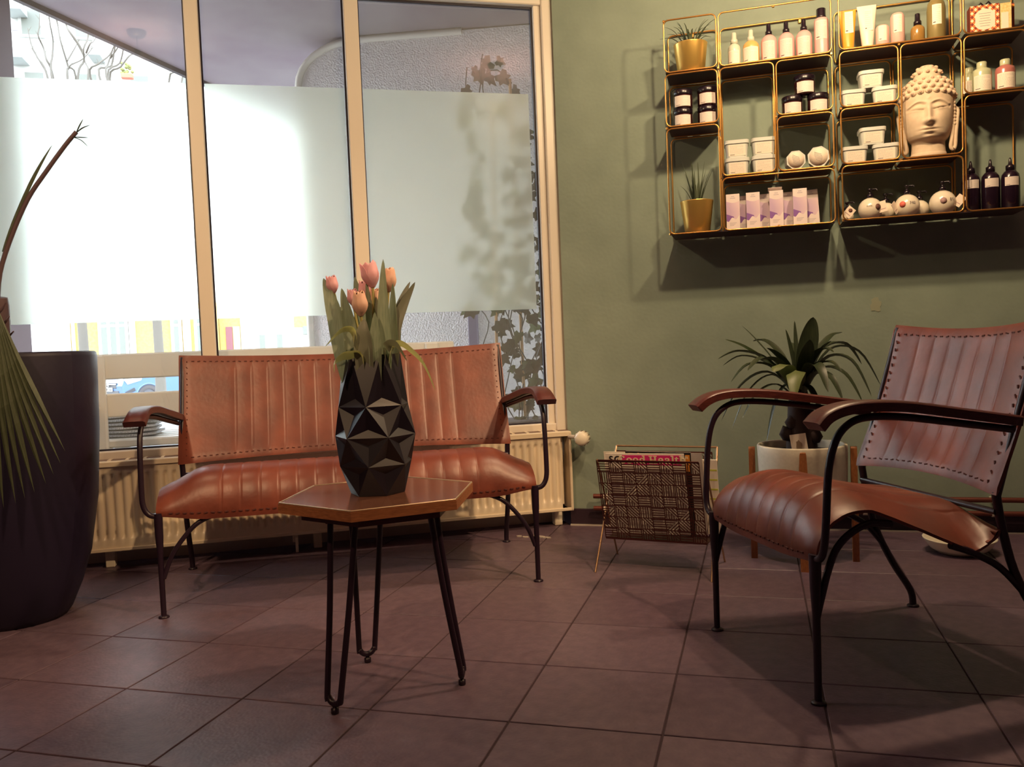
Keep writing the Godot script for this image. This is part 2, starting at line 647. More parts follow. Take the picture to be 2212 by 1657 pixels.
func lilac_print() -> ImageTexture:
	var im := Image.create(128, 256, false, Image.FORMAT_RGB8)
	for y in 256:
		for x in 128:
			var u := x / 128.0
			var v := y / 256.0
			var c := rgb(240, 224, 220)
			var top := 0.19 + 0.05 * sin(u * 3.0)
			var low := 0.74 - 0.10 * u + 0.04 * sin(u * 11.0)
			if v > top and v < low:
				c = rgb(206, 176, 206).lerp(rgb(234, 206, 214), clampf(u * 1.3 - 0.2 + 0.2 * sin(v * 9.0), 0, 1))
			if v > 0.55 + 0.15 * u and v < low and u < 0.55:
				c = rgb(142, 96, 170)
			im.set_pixel(x, y, c)
	for k in 3:
		im.fill_rect(Rect2i(30, 206 + k * 9, 66 - k * 12, 4), rgb(196, 182, 186))
	im.fill_rect(Rect2i(48, 14, 32, 5), rgb(190, 176, 184))
	im.fill_rect(Rect2i(40, 26, 48, 5), rgb(190, 176, 184))
	return ImageTexture.create_from_image(im)


# ---------------------------------------------------------------- the room

func build_room() -> void:
	var g := structure("wall_back")
	part("plaster", bx(Vector3(4.6, 2.8, 0.2), 0.0, Vector3(2.013, 1.3, -1.104)), M.wall_green, g)
	part("filler_patch", ex(blob(0.022, 0.03, 5), 0.002), M.wall_patch, g).position = Vector3(1.012, 0.925, -1.0035)
	var sk := structure("baseboard_back")
	part("skirting", bx(Vector3(4.5, 0.074, 0.012), 0.002, Vector3(1.965, 0.038, -0.998)), M.skirting, sk)
	part("caulk_line", bx(Vector3(4.5, 0.006, 0.01), 0.0, Vector3(1.965, 0.003, -0.988)), M.caulk, sk)
	var wr := structure("wall_right")
	part("plaster", bx(Vector3(0.2, 2.8, 6.4), 0.0, Vector3(4.3, 1.3, 2.1)), M.wall_plain, wr)
	var wf := structure("wall_front")
	part("plaster", bx(Vector3(8.6, 2.8, 0.2), 0.0, Vector3(0.1, 1.3, 5.3)), M.wall_plain, wf)
	var wl := structure("wall_left")
	part("plaster", bx(Vector3(0.2, 2.8, 4.5), 0.0, Vector3(-4.08, 1.3, 3.1)), M.wall_plain, wl)
	var c := structure("ceiling")
	var corners := PackedVector2Array([Vector2(4.3, -1.15), Vector2(-0.35, -1.15), Vector2(-4.1, 0.98), Vector2(-4.1, 5.3), Vector2(4.3, 5.3)])
	part("plaster", ex(corners, 0.1, Transform3D(Basis(Vector3.RIGHT, Vector3(0, 0, 1), Vector3.DOWN), Vector3(0, 2.65, 0))), M.ceiling, c)
	# floor: square tiles laid along the green wall, joints sunk below them
	var f := structure("floor")
	var room := PackedVector2Array([Vector2(4.2, -1.004), Vector2(-0.287, -1.004), Vector2(-0.3415, -1.098), Vector2(-3.979, 1.002), Vector2(-3.979, 5.2), Vector2(4.2, 5.2)])
	var flat := Basis(Vector3.RIGHT, Vector3(0, 0, 1), Vector3.DOWN)
	part("grout_bed", ex(room, 0.05, Transform3D(flat, Vector3(0, -0.0275, 0))), M.grout, f)
	var gap := 0.0022
	var shape := bx(Vector3(TILE - gap * 2, 0.012, TILE - gap * 2), 0.0014).commit()
	var rest := st()
	rng.seed = 12
	for r in range(-3, 16):
		for q in range(-12, 13):
			var c0 := Vector2(q * TILE + gap, r * TILE + gap)
			var c1 := Vector2((q + 1) * TILE - gap, (r + 1) * TILE - gap)
			var sq := PackedVector2Array([c0, Vector2(c1.x, c0.y), c1, Vector2(c0.x, c1.y)])
			var cut := Geometry2D.intersect_polygons(sq, room)
			if cut.is_empty():
				continue
			var near := q >= -8 and q < 8 and r < 7
			var whole_tile := absf(area(cut[0]) - area(sq)) < 1e-5
			var k := rng.randi() % 4
			if near and whole_tile:
				var s := st()
				var t := part("tile", tile_mesh(shape), M["tile%d" % k], f)
				t.position = Vector3((q + 0.5) * TILE, -0.006, (r + 0.5) * TILE)
				t.rotation.y = PI * 0.5 * (rng.randi() % 4)
			elif near:
				part("tile", ex(cut[0], 0.012, Transform3D(flat, Vector3(0, -0.006, 0))), M["tile%d" % k], f)
			else:
				extrude(rest, cut[0], 0.012, Transform3D(flat, Vector3(0, -0.006, 0)))
	part("far_tiles", rest, M.tile0, f).set_meta("kind", "stuff")
	# heating pipes along the green wall
	for k in 2:
		var y: float = [0.14, 0.086][k]
		var p := thing("heating_pipe", ["upper copper heating pipe running along the foot of the green wall", "lower copper heating pipe running just above the dark skirting"][k], "pipe", Vector3(0, y, -0.955), 0.0, "heating pipes along the green wall")
		part("pipe", tb([Vector3(-0.17, 0, 0), Vector3(4.1, 0, 0)], 0.0105, 12), M.copper, p)
		for x in [-0.115, 0.95, 1.42, 2.6]:
			part("clip", lt([Vector2(0, -0.009), Vector2(0.0135, -0.009), Vector2(0.0135, -0.009), Vector2(0.0135, 0.009), Vector2(0.0135, 0.009), Vector2(0, 0.009)], 12, Transform3D(Basis(Vector3(0, 0, 1), PI / 2), Vector3(x, 0, 0))), M.enamel_plastic, p)
			part("clip_foot", bx(Vector3(0.012, 0.01, 0.04), 0.001, Vector3(x, 0, -0.03)), M.enamel_plastic, p)
	var crumb := thing("plaster_crumbs", "white plaster crumbs on the floor below the radiator's right end", "debris", Vector3(-0.40, 0.0, -0.744))
	for k in 5:
		part("crumb", ex(blob(0.012 + 0.003 * k, 0.008, 40 + k), 0.004, Transform3D(Basis(Vector3.RIGHT, Vector3(0, 0, 1), Vector3.DOWN), Vector3(0.03 * k - 0.06, 0.002, 0.012 * sin(k * 2.0)))), M.caulk, crumb)
	# the shallow white dish on the floor behind the armchair
	var dish := thing("floor_dish", "shallow white dish on the floor behind the leather armchair", "dish", Vector3(1.235, 0.0, -0.66))
	part("bowl", lt([Vector2(0, 0), Vector2(0.07, 0), Vector2(0.10, 0.02), Vector2(0.122, 0.052), Vector2(0.124, 0.056), Vector2(0.117, 0.056), Vector2(0.09, 0.03), Vector2(0, 0.012)], 32), M.enamel_plastic, dish)


var tile_cache: Mesh


func tile_mesh(m: Mesh) -> Mesh:
	if tile_cache == null:
		var s := st()
		box(s, Vector3.ZERO, Vector3(TILE - 0.0044, 0.012, TILE - 0.0044), 0.0014)
		s.generate_normals()
		tile_cache = s.commit()
	return tile_cache


func area(p: PackedVector2Array) -> float:
	var a := 0.0
	for i in p.size():
		a += p[i].cross(p[(i + 1) % p.size()])
	return absf(a) * 0.5


func blob(rx: float, ry: float, seed_: int) -> PackedVector2Array:
	var r := RandomNumberGenerator.new()
	r.seed = seed_
	var out := PackedVector2Array()
	for k in 16:
		var a := TAU * k / 16.0
		var m := r.randf_range(0.7, 1.15)
		out.append(Vector2(cos(a) * rx * m, sin(a) * ry * m))
	return out


# ---------------------------------------------------------------- the shop window

func build_window() -> void:
	var w := structure("window_1", WIN_ORIGIN, PI / 6.0)
	var fr := Vector3(0, 0, 0)
	# panes stand at d = -0.075; the frame's face at d = -0.03
	var top := 2.325
	var low := 0.462
	var xs := [[-2.96, -1.541], [-1.487, -0.905], [-0.845, -0.073]]
	part("frame_top", bx(Vector3(3.1, 0.09, 0.06), 0.004, Vector3(-1.53, top + 0.045, -0.06)), M.frame_white, w)
	part("frame_bottom", bx(Vector3(3.1, 0.06, 0.07), 0.004, Vector3(-1.53, low - 0.03, -0.065)), M.frame_white, w)
	part("frame_side", bx(Vector3(0.055, 2.0, 0.06), 0.004, Vector3(-0.015, 1.4, -0.05)), M.frame_white, w)
	part("sash_side", bx(Vector3(0.032, 1.95, 0.04), 0.003, Vector3(-0.057, 1.39, -0.065)), M.frame_white, w)
	part("frame_side", bx(Vector3(0.08, 2.0, 0.06), 0.004, Vector3(-3.0, 1.4, -0.06)), M.frame_white, w)
	part("mullion", bx(Vector3(0.054, top - low + 0.02, 0.06), 0.003, Vector3(-1.514, (top + low) * 0.5, -0.06)), M.frame_white, w)
	part("mullion", bx(Vector3(0.060, top - low + 0.02, 0.06), 0.003, Vector3(-0.875, (top + low) * 0.5, -0.06)), M.frame_white, w)
	for k in 3:
		var x0: float = xs[k][0]
		var x1: float = xs[k][1]
		var wd := x1 - x0
		var cx := (x0 + x1) * 0.5
		part("pane", bx(Vector3(wd, top - low, 0.001), 0.0, Vector3(cx, (top + low) * 0.5, -0.079)), M.glass, w)
		for e in [[Vector3(wd, 0.007, 0.012), Vector3(cx, low + 0.003, -0.072)], [Vector3(wd, 0.009, 0.012), Vector3(cx, top - 0.004, -0.072)], [Vector3(0.006, top - low, 0.012), Vector3(x0 + 0.003, (top + low) * 0.5, -0.072)], [Vector3(0.008, top - low, 0.012), Vector3(x1 - 0.004, (top + low) * 0.5, -0.072)]]:
			part("gasket", bx(e[0], 0.0, e[1]), M.gasket, w)
		var left := x0 + 0.008
		var right := x1 - 0.010 - (0.018 if k == 2 else 0.0)
		part("frosted_film", bx(Vector3(right - left, 0.963, 0.0012), 0.0, Vector3((left + right) * 0.5, 1.4635, -0.0765)), M.film, w, "frosted privacy film across the pane")
	# wall round the opening
	var p := structure("wall_window", WIN_ORIGIN, PI / 6.0)
	part("parapet", bx(Vector3(4.4, 0.412, 0.055), 0.0, Vector3(-2.2, 0.198, -0.1365)), M.parapet, p)
	part("lintel", bx(Vector3(4.5, 0.46, 0.14), 0.0, Vector3(-2.15, 2.64, -0.10)), M.wall_plain, p)
	part("pier", bx(Vector3(1.4, 2.8, 0.14), 0.0, Vector3(-3.74, 1.35, -0.10)), M.wall_plain, p)
	part("corner_fill", bx(Vector3(0.2, 2.8, 0.12), 0.0, Vector3(0.11, 1.35, -0.19)), M.wall_plain, p)


# ---------------------------------------------------------------- street side

func outside(called: String, label: String, category: String, x: float, y: float, d: float, turn := 0.0, group := "") -> Node3D:
	return thing(called, label, category, win(x, y, d), PI / 6.0 + turn, group)


func build_outside() -> void:
	# ground
	var g := structure("pavement_ground", WIN_ORIGIN, PI / 6.0)
	part("pavement", bx(Vector3(14, 0.2, 4.2), 0.0, Vector3(-2, -0.13, -2.45)), M.pavement, g)
	part("roadway", bx(Vector3(90, 0.2, 32), 0.0, Vector3(-5, -0.60, -20.0)), M.asphalt, g)
	# the building's overhang and the recessed wall under it
	var so := structure("porch_soffit")
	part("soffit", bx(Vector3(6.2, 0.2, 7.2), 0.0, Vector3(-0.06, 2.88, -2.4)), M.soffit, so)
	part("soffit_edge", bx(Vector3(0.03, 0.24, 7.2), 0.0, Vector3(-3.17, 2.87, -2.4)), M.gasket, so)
	# the recessed wall, turned a little towards the street
	var pw := structure("porch_wall", win(0.1, 0.0, -1.5), PI / 6.0 - 0.35)
	var poly := PackedVector2Array([Vector2(2.3, 0.0), Vector2(2.3, 2.775)])
	var trim := []
	for k in 9:
		var a := PI * 0.5 * (1.0 + k / 8.0)
		poly.append(Vector2(-0.86 + 0.40 * cos(a), 2.50 + 0.27 * sin(a)))
		trim.append(Vector3(-0.86 + 0.39 * cos(a), 2.50 + 0.26 * sin(a), 0.01))
	poly.append(Vector2(-1.26, 0.0))
	part("stucco", ex(poly, 0.2, Transform3D(Basis(), Vector3(0, 0, -0.1))), M.stucco, pw)
	trim.push_front(Vector3(-0.2, 2.762, 0.01))
	trim.append(Vector3(-1.25, 0.02, 0.01))
	part("arch_trim", tb(trim, 0.022, 6), M.pale_trim, pw)
	part("violet_post", bx(Vector3(0.058, 1.2, 0.05), 0.004, Vector3(-0.20, 0.6, 0.04)), M.violet_post, pw)
	var sp := structure("side_pier", WIN_ORIGIN, PI / 6.0)
	part("render", bx(Vector3(0.5, 2.9, 0.6), 0.0, Vector3(-2.752, 1.38, -0.95)), M.pier, sp)
	build_garden_bench()
	build_ivy()
	build_street()
	build_car()
	build_trees()


func build_garden_bench() -> void:
	var b := outside("garden_bench", "white painted slatted bench standing outside with its back to the shop window", "bench", -1.55, 0.0, 0.0)
	# local x: 0 at -1.55; z = d
	for e in [[0.80, 0.106], [0.637, 0.10]]:
		part("back_slat", bx(Vector3(2.17, e[1], 0.028), 0.006, Vector3(0.0, e[0], -0.215)), M.bench_paint, b)
	for k in 5:
		part("seat_slat", bx(Vector3(2.17, 0.034, 0.078), 0.006, Vector3(0.0, 0.475, -0.25 - 0.093 * k)), M.bench_paint, b)
	part("seat_rail", bx(Vector3(2.1, 0.07, 0.03), 0.005, Vector3(0.0, 0.42, -0.225)), M.bench_paint, b)
	for x in [-0.425, 0.98]:
		var tilt := Basis(Vector3.RIGHT, -0.06)
		var p := part("back_post", bx(Vector3(0.062, 0.5, 0.035), 0.006, Vector3.ZERO, tilt), M.bench_paint, b)
		p.position = Vector3(x, 0.60, -0.185)
		for y in [0.20, 0.03]:
			var k := part("bolt", lt([Vector2(0, 0), Vector2(0.014, 0), Vector2(0.014, 0), Vector2(0.012, 0.007), Vector2(0, 0.009)], 12, Transform3D(Basis(Vector3.RIGHT, PI / 2), Vector3(-0.005, y, 0.018))), M.bench_paint, p)
		for z in [-0.24, -0.62]:
			part("leg", bx(Vector3(0.06, 0.49, 0.06), 0.005, Vector3(x, 0.215, z)), M.bench_paint, b)
	# newspapers left on the seat
	for k in 7:
		rng.seed = 300 + k
		var s := st()
		var top := []
		var bot := []
		for i in 9:
			var rt := []
			var rb := []
			for j in 5:
				var x := -0.15 + 0.30 * i / 8.0
				var z := -0.11 + 0.22 * j / 4.0
				var lift := 0.004 * sin(i * 0.9 + k * 0.5) * (i / 8.0) + 0.001 * sin(j * 2.0)
				rt.append(Vector3(x, 0.010 + lift, z))
				rb.append(Vector3(x, lift, z))
			top.append(rt)
			bot.append(rb)
		shell(s, top, bot)
		var where := ["at the bottom of the pile on the bench seat", "second from the bottom of the pile on the bench seat", "third from the bottom of the pile on the bench seat", "in the middle of the pile on the bench seat", "third from the top of the pile on the bench seat", "second from the top of the pile on the bench seat", "on top of the pile on the bench seat"]
		var o := whole("newspaper", s, M.newsprint, "folded grey newspaper " + where[k], "newspaper", win(-1.93 + rng.randf_range(-0.02, 0.03), 0.497 + 0.0165 * k, -0.40), "newspapers piled on the outdoor bench")
		o.rotation.y = PI / 6.0 + rng.randf_range(-0.12, 0.12)


func ivy_leaf_mesh() -> Mesh:
	var s := st()
	var pts := [Vector2(0, 0), Vector2(0.35, -0.16), Vector2(0.5, 0.1), Vector2(0.38, 0.3), Vector2(0.52, 0.55), Vector2(0.22, 0.58), Vector2(0, 1.0), Vector2(-0.22, 0.58), Vector2(-0.52, 0.55), Vector2(-0.38, 0.3), Vector2(-0.5, 0.1), Vector2(-0.35, -0.16)]
	s.set_smooth_group(1)
	var c := Vector3(0, 0.35, -0.06)
	for i in pts.size():
		var a: Vector2 = pts[i]
		var b: Vector2 = pts[(i + 1) % pts.size()]
		tri(s, c, Vector3(a.x, a.y, 0.05 * sin(i * 2.0)), Vector3(b.x, b.y, 0.05 * sin((i + 1) * 2.0)))
	s.generate_normals()
	return s.commit()


func build_ivy() -> void:
	var v := outside("ivy_plant", "dark ivy climbing wooden stakes outside beside the window's right edge", "plant", -0.12, 0.0, -0.36)
	part("trough", bx(Vector3(0.62, 0.46, 0.26), 0.01, Vector3(0.05, 0.23, 0)), M.dark_trough, v)
	for e in [[-0.12, 0.04, 2.0], [0.02, -0.01, 2.1], [0.13, 0.03, 2.25]]:
		part("stake", tb([Vector3(e[0], 0.4, 0.0), Vector3(e[0] + e[1], e[2], 0.0)], 0.008, 6), M.stake, v)
	rng.seed = 77
	var mesh := ivy_leaf_mesh()
	var leaves := 0
	for k in 12:
		var pts := []
		var x := rng.randf_range(-0.16, 0.20)
		var top: float = [1.2, 1.9, 1.35, 2.05, 1.3, 2.2, 2.3, 1.25, 2.25, 1.7, 1.65, 1.75, 1.6][k]
		if top > 1.8:
			x = rng.randf_range(-0.02, 0.2)
		var y := 0.44
		while y < top:
			pts.append(Vector3(x, y, rng.randf_range(-0.06, 0.06)))
			y += rng.randf_range(0.07, 0.13)
			x = clampf(x + rng.randf_range(-0.06, 0.06), -0.20, 0.26)
		if k == 1:
			pts.append_array([Vector3(-0.10, 1.95, 0), Vector3(-0.12, 2.10, 0), Vector3(-0.05, 2.14, 0), Vector3(0.02, 2.08, 0)])
		var sp := smooth_path(pts, 3)
		part("stem", tb(sp, 0.003, 5), M.ivy_dark, v)
		for i in pts.size():
			var per := 2 if pts[i].y < 1.6 and pts[i].y > 1.0 else 1
			for n in per:
				var o := part("leaf", mesh, M.ivy_dark if rng.randf() < 0.75 else M.ivy_green, v)
				var size := rng.randf_range(0.045, 0.085)
				o.position = pts[i] + Vector3(rng.randf_range(-0.05, 0.05), rng.randf_range(-0.03, 0.03), rng.randf_range(-0.05, 0.05))
				o.basis = (Basis(Vector3(0, 0, 1), rng.randf_range(1.6, 4.6)) * Basis(Vector3.RIGHT, rng.randf_range(-0.5, 0.5)) * Basis(Vector3.UP, rng.randf_range(-0.6, 0.6))).scaled(Vector3.ONE * size)
				leaves += 1


func facade_window(b: Node3D, x: float, y: float, w: float, h: float, z: float, two := true) -> void:
	var f := part("window", bx(Vector3(w, h, 0.2), 0.0, Vector3(x, y, z)), M.facade_white, b)
	var cols := 3 if two else 1
	for i in cols:
		for j in 2:
			var pw := (w - 0.12 * (cols + 1)) / cols
			var ph := h * (0.27 if j == 1 else 0.58)
			part("pane", bx(Vector3(pw, ph, 0.02), 0.0, Vector3(x - w * 0.5 + 0.12 + pw * 0.5 + i * (pw + 0.12), y + (h * 0.33 if j == 1 else -h * 0.15), z + 0.1)), M.window_pane, f)


func build_street() -> void:
	# the house across the street, left part with yellow ground floor
	var a := outside("apartment_house", "pale apartment house with a yellow ground floor across the street", "building", -10.0, -0.6, -33.5)
	part("upper_wall", bx(Vector3(11.2, 17, 1.0), 0.0, Vector3(0.05, 12.0, -0.5)), M.facade_white, a)
	part("ground_floor_wall", bx(Vector3(5.6, 4.0, 1.1), 0.0, Vector3(2.85, 1.7, -0.5)), M.facade_yellow, a)
	part("white_entrance_wall", bx(Vector3(1.3, 4.0, 1.2), 0.0, Vector3(-0.55, 1.7, -0.5)), M.facade_white, a)
	part("grey_gateway", bx(Vector3(3.4, 4.0, 1.0), 0.0, Vector3(-2.95, 1.7, -0.7)), M.facade_grey, a)
	part("pilaster", bx(Vector3(0.3, 4.0, 1.4), 0.0, Vector3(-1.22, 1.7, -0.5)), M.facade_white, a)
	for y in [2.35, 2.78]:
		part("groove", bx(Vector3(1.1, 0.04, 0.02), 0.0, Vector3(-0.5, y, 0.105)), M.reveal, a)
	part("downpipe", tb([Vector3(0.22, -0.1, 0.15), Vector3(0.22, 20, 0.15)], 0.07, 8), M.pipe_blue, a)
	facade_window(a, 1.68, 2.55, 1.12, 1.95, 0.06)
	part("reveal", bx(Vector3(0.24, 2.0, 0.1), 0.0, Vector3(2.38, 2.55, 0.08)), M.reveal, a)
	facade_window(a, 4.05, 2.5, 0.42, 1.9, 0.06, false)
	part("reveal", bx(Vector3(0.3, 2.0, 0.1), 0.0, Vector3(4.45, 2.5, 0.08)), M.reveal, a)
	facade_window(a, 4.95, 2.5, 0.42, 1.9, 0.06, false)
	part("cornice", bx(Vector3(11.2, 0.3, 0.5), 0.0, Vector3(0.05, 3.95, 0.1)), M.facade_white, a)
	for r in 4:
		for q in 6:
			facade_window(a, -4.4 + 1.9 * q, 6.0 + 3.0 * r, 0.9, 1.7, 0.0, false)
	for e in [[-1.05, 13.2, 0.6], [1.75, 13.4, 0.45], [-1.0, 15.0, 0.6]]:
		var k := part("balcony", bx(Vector3(e[2], 0.25, 1.0), 0.0, Vector3(e[0], e[1], 0.5)), M.reveal, a)
		part("railing", bx(Vector3(e[2], 0.05, 0.05), 0.0, Vector3(e[0], e[1] + 0.9, 0.95)), M.facade_grey, k)
	part("dark_window", bx(Vector3(0.18, 0.46, 0.1), 0.0, Vector3(1.65, 14.0, 0.06)), M.facade_grey, a)
	# the house to its right, white with a red door
	var b := outside("white_house", "bright white house with a dark red door across the street", "building", -1.5, -0.6, -34.0)
	part("wall", bx(Vector3(6.3, 18, 1.0), 0.0, Vector3(0.45, 8.5, -0.5)), M.facade_white, b)
	part("door_wall", bx(Vector3(0.95, 4.0, 0.1), 0.0, Vector3(-2.35, 1.7, 0.02)), M.facade_yellow, b)
	part("door", bx(Vector3(0.26, 2.9, 0.1), 0.0, Vector3(-2.45, 1.25, 0.08)), M.door_red, b)
	part("door", bx(Vector3(0.28, 2.9, 0.1), 0.0, Vector3(-2.15, 1.25, 0.08)), M.door_tan, b)
	part("downpipe", tb([Vector3(-1.93, -0.1, 0.12), Vector3(-1.93, 17, 0.12)], 0.055, 8), M.pipe_blue, b)
	for e in [-1.13, -0.42]:
		var f := part("window", bx(Vector3(0.42, 1.25, 0.1), 0.0, Vector3(e, 1.75, 0.0)), M.reveal, b)
		part("pane", bx(Vector3(0.22, 0.62, 0.04), 0.0, Vector3(e, 2.0, 0.05)), M.window_pane, f)
		part("pane", bx(Vector3(0.22, 0.35, 0.04), 0.0, Vector3(e, 1.36, 0.05)), M.window_pane, f)
	part("yellow_band", bx(Vector3(1.1, 0.8, 0.1), 0.0, Vector3(0.75, 3.0, 0.0)), M.facade_yellow, b)
	part("shop_window", bx(Vector3(0.7, 0.35, 0.1), 0.0, Vector3(0.9, 2.45, 0.06)), M.window_pane, b)
	# hoarding with posters in front of it
	var h := outside("poster_hoarding", "street hoarding with a red poster and a blue poster", "hoarding", -0.55, -0.6, -30.0)
	part("board", bx(Vector3(1.75, 2.6, 0.08), 0.0, Vector3(0.0, 0.85, 0.0)), M.facade_white, h)
	part("red_poster", bx(Vector3(0.5, 1.6, 0.02), 0.0, Vector3(0.0, 1.25, 0.05)), M.poster_red, h)
	part("blue_poster", bx(Vector3(0.52, 1.6, 0.02), 0.0, Vector3(0.52, 1.25, 0.05)), M.poster_blue, h)
	part("figure_print", ex(blob(0.16, 0.32, 9), 0.02, Transform3D(Basis(), Vector3(-0.28, 1.2, 0.06))), M.facade_grey, h)
	part("post", tb([Vector3(-0.6, -0.1, 0.1), Vector3(-0.6, 2.4, 0.1)], 0.05, 8), M.pipe_blue, h)
	# a planted flower box and shrub on a balcony opposite
	var fb := outside("flower_box", "terracotta flower box with a green shrub on the opposite balcony", "flower box", -6.99, 11.7, -31.9)
	part("trough", bx(Vector3(0.42, 0.18, 0.25), 0.02), M.terracotta, fb)
	var s := st()
	rng.seed = 90
	for k in 26:
		var p := Vector3(rng.randf_range(-0.2, 0.3), rng.randf_range(0.1, 0.5), rng.randf_range(-0.1, 0.1))
		lathe(s, [Vector2(0, -0.07), Vector2(0.06, -0.03), Vector2(0.07, 0.02), Vector2(0, 0.08)], 6, Transform3D(Basis(Vector3(rng.randf(), rng.randf(), rng.randf()).normalized(), rng.randf() * 3.0), p))
	part("foliage", s, M.shrub, fb).set_meta("kind", "stuff")


func build_car() -> void:
	# nose points to local -x and a little towards the shop; wheels stand on the roadway
	var c := outside("parked_car", "light blue hatchback parked across the street", "car", -4.98, -0.5, -24.5, 0.62)
	var side := PackedVector2Array([Vector2(-1.95, 0.3), Vector2(-1.98, 0.62), Vector2(-1.9, 0.78), Vector2(-1.2, 0.98), Vector2(-0.95, 1.02), Vector2(2.0, 1.05), Vector2(2.02, 0.35), Vector2(1.6, 0.22), Vector2(-1.7, 0.22)])
	part("body", ex(side, 1.66), M.car_blue, c)
	var cab := PackedVector2Array([Vector2(-0.98, 1.0), Vector2(-0.25, 1.45), Vector2(0.5, 1.52), Vector2(1.5, 1.42), Vector2(1.95, 1.02)])
	part("cabin", ex(cab, 1.44), M.car_glass, c)
	part("roof", ex(PackedVector2Array([Vector2(-0.3, 1.44), Vector2(0.5, 1.54), Vector2(1.55, 1.44), Vector2(1.5, 1.38), Vector2(0.5, 1.47), Vector2(-0.2, 1.40)]), 1.46), M.car_blue, c)
	for x in [-1.2, 1.25]:
		for sd in [-1, 1]:
			var t := Transform3D(Basis(Vector3.RIGHT, PI / 2 * sd), Vector3(x, 0.29, 0.74 * sd))
			var w := part("wheel", lt([Vector2(0.0, -0.02), Vector2(0.3, -0.02), Vector2(0.31, 0.02), Vector2(0.31, 0.08), Vector2(0.29, 0.1), Vector2(0.21, 0.1)], 28, t), M.tyre, c)
			part("rim", lt([Vector2(0.215, 0.095), Vector2(0.2, 0.07), Vector2(0.06, 0.09), Vector2(0, 0.095)], 28, t), M.alloy, w)
			var arch := []
			for k in 12:
				var a := PI * k / 12.0
				arch.append(Vector3(x + 0.36 * cos(a), 0.29 + 0.36 * sin(a), 0.81 * sd))
			part("wheel_arch", tb(arch, 0.03, 8), M.car_blue, c)
			part("arch_well", lt([Vector2(0, 0), Vector2(0.345, 0), Vector2(0.345, 0), Vector2(0.345, 0.075), Vector2(0, 0.075)], 24, Transform3D(Basis(Vector3.RIGHT, PI / 2 * sd), Vector3(x, 0.29, 0.76 * sd))), M.grille_black, c)
	var face := part("grille", bx(Vector3(0.05, 0.16, 0.95), 0.01, Vector3(-1.96, 0.63, 0)), M.grille_black, c)
	part("chrome_bar", bx(Vector3(0.03, 0.035, 0.95), 0.008, Vector3(-1.99, 0.67, 0)), M.chrome, face)
	var ring := []
	for k in 20:
		ring.append(Vector3(-2.02, 0.65 + 0.075 * sin(TAU * k / 20), 0.075 * cos(TAU * k / 20)))
	part("emblem", tb(ring, 0.012, 6, true), M.chrome, face)
	part("emblem_bar", bx(Vector3(0.02, 0.02, 0.15), 0.0, Vector3(-2.02, 0.65, 0), Basis(Vector3.RIGHT, 0.3)), M.chrome, face)
	part("bumper_intake", bx(Vector3(0.06, 0.13, 1.2), 0.01, Vector3(-1.95, 0.42, 0)), M.grille_black, c)
	for sd in [-1, 1]:
		part("headlamp", ex(PackedVector2Array([Vector2(-0.3, 0.0), Vector2(0.28, 0.12), Vector2(0.2, -0.04), Vector2(-0.2, -0.14)]), 0.1, Transform3D(Basis(), Vector3(-1.62, 0.80, 0.80 * sd))), M.headlamp, c)
		part("headlamp_front", bx(Vector3(0.08, 0.17, 0.26), 0.03, Vector3(-1.92, 0.74, 0.66 * sd)), M.headlamp, c)
		part("fog_intake", bx(Vector3(0.3, 0.1, 0.04), 0.01, Vector3(-1.74, 0.46, 0.83 * sd), Basis(Vector3(0, 0, 1), 0.4)), M.grille_black, c)
	var plate := part("number_plate", bx(Vector3(0.02, 0.11, 0.52), 0.003, Vector3(-2.0, 0.52, 0.0)), M.facade_white, c)
	lettering("B CN 7484", 0.075, M.ink, plate, Transform3D(Basis(Vector3.UP, -PI / 2), Vector3(-2.012, 0.52, 0)))


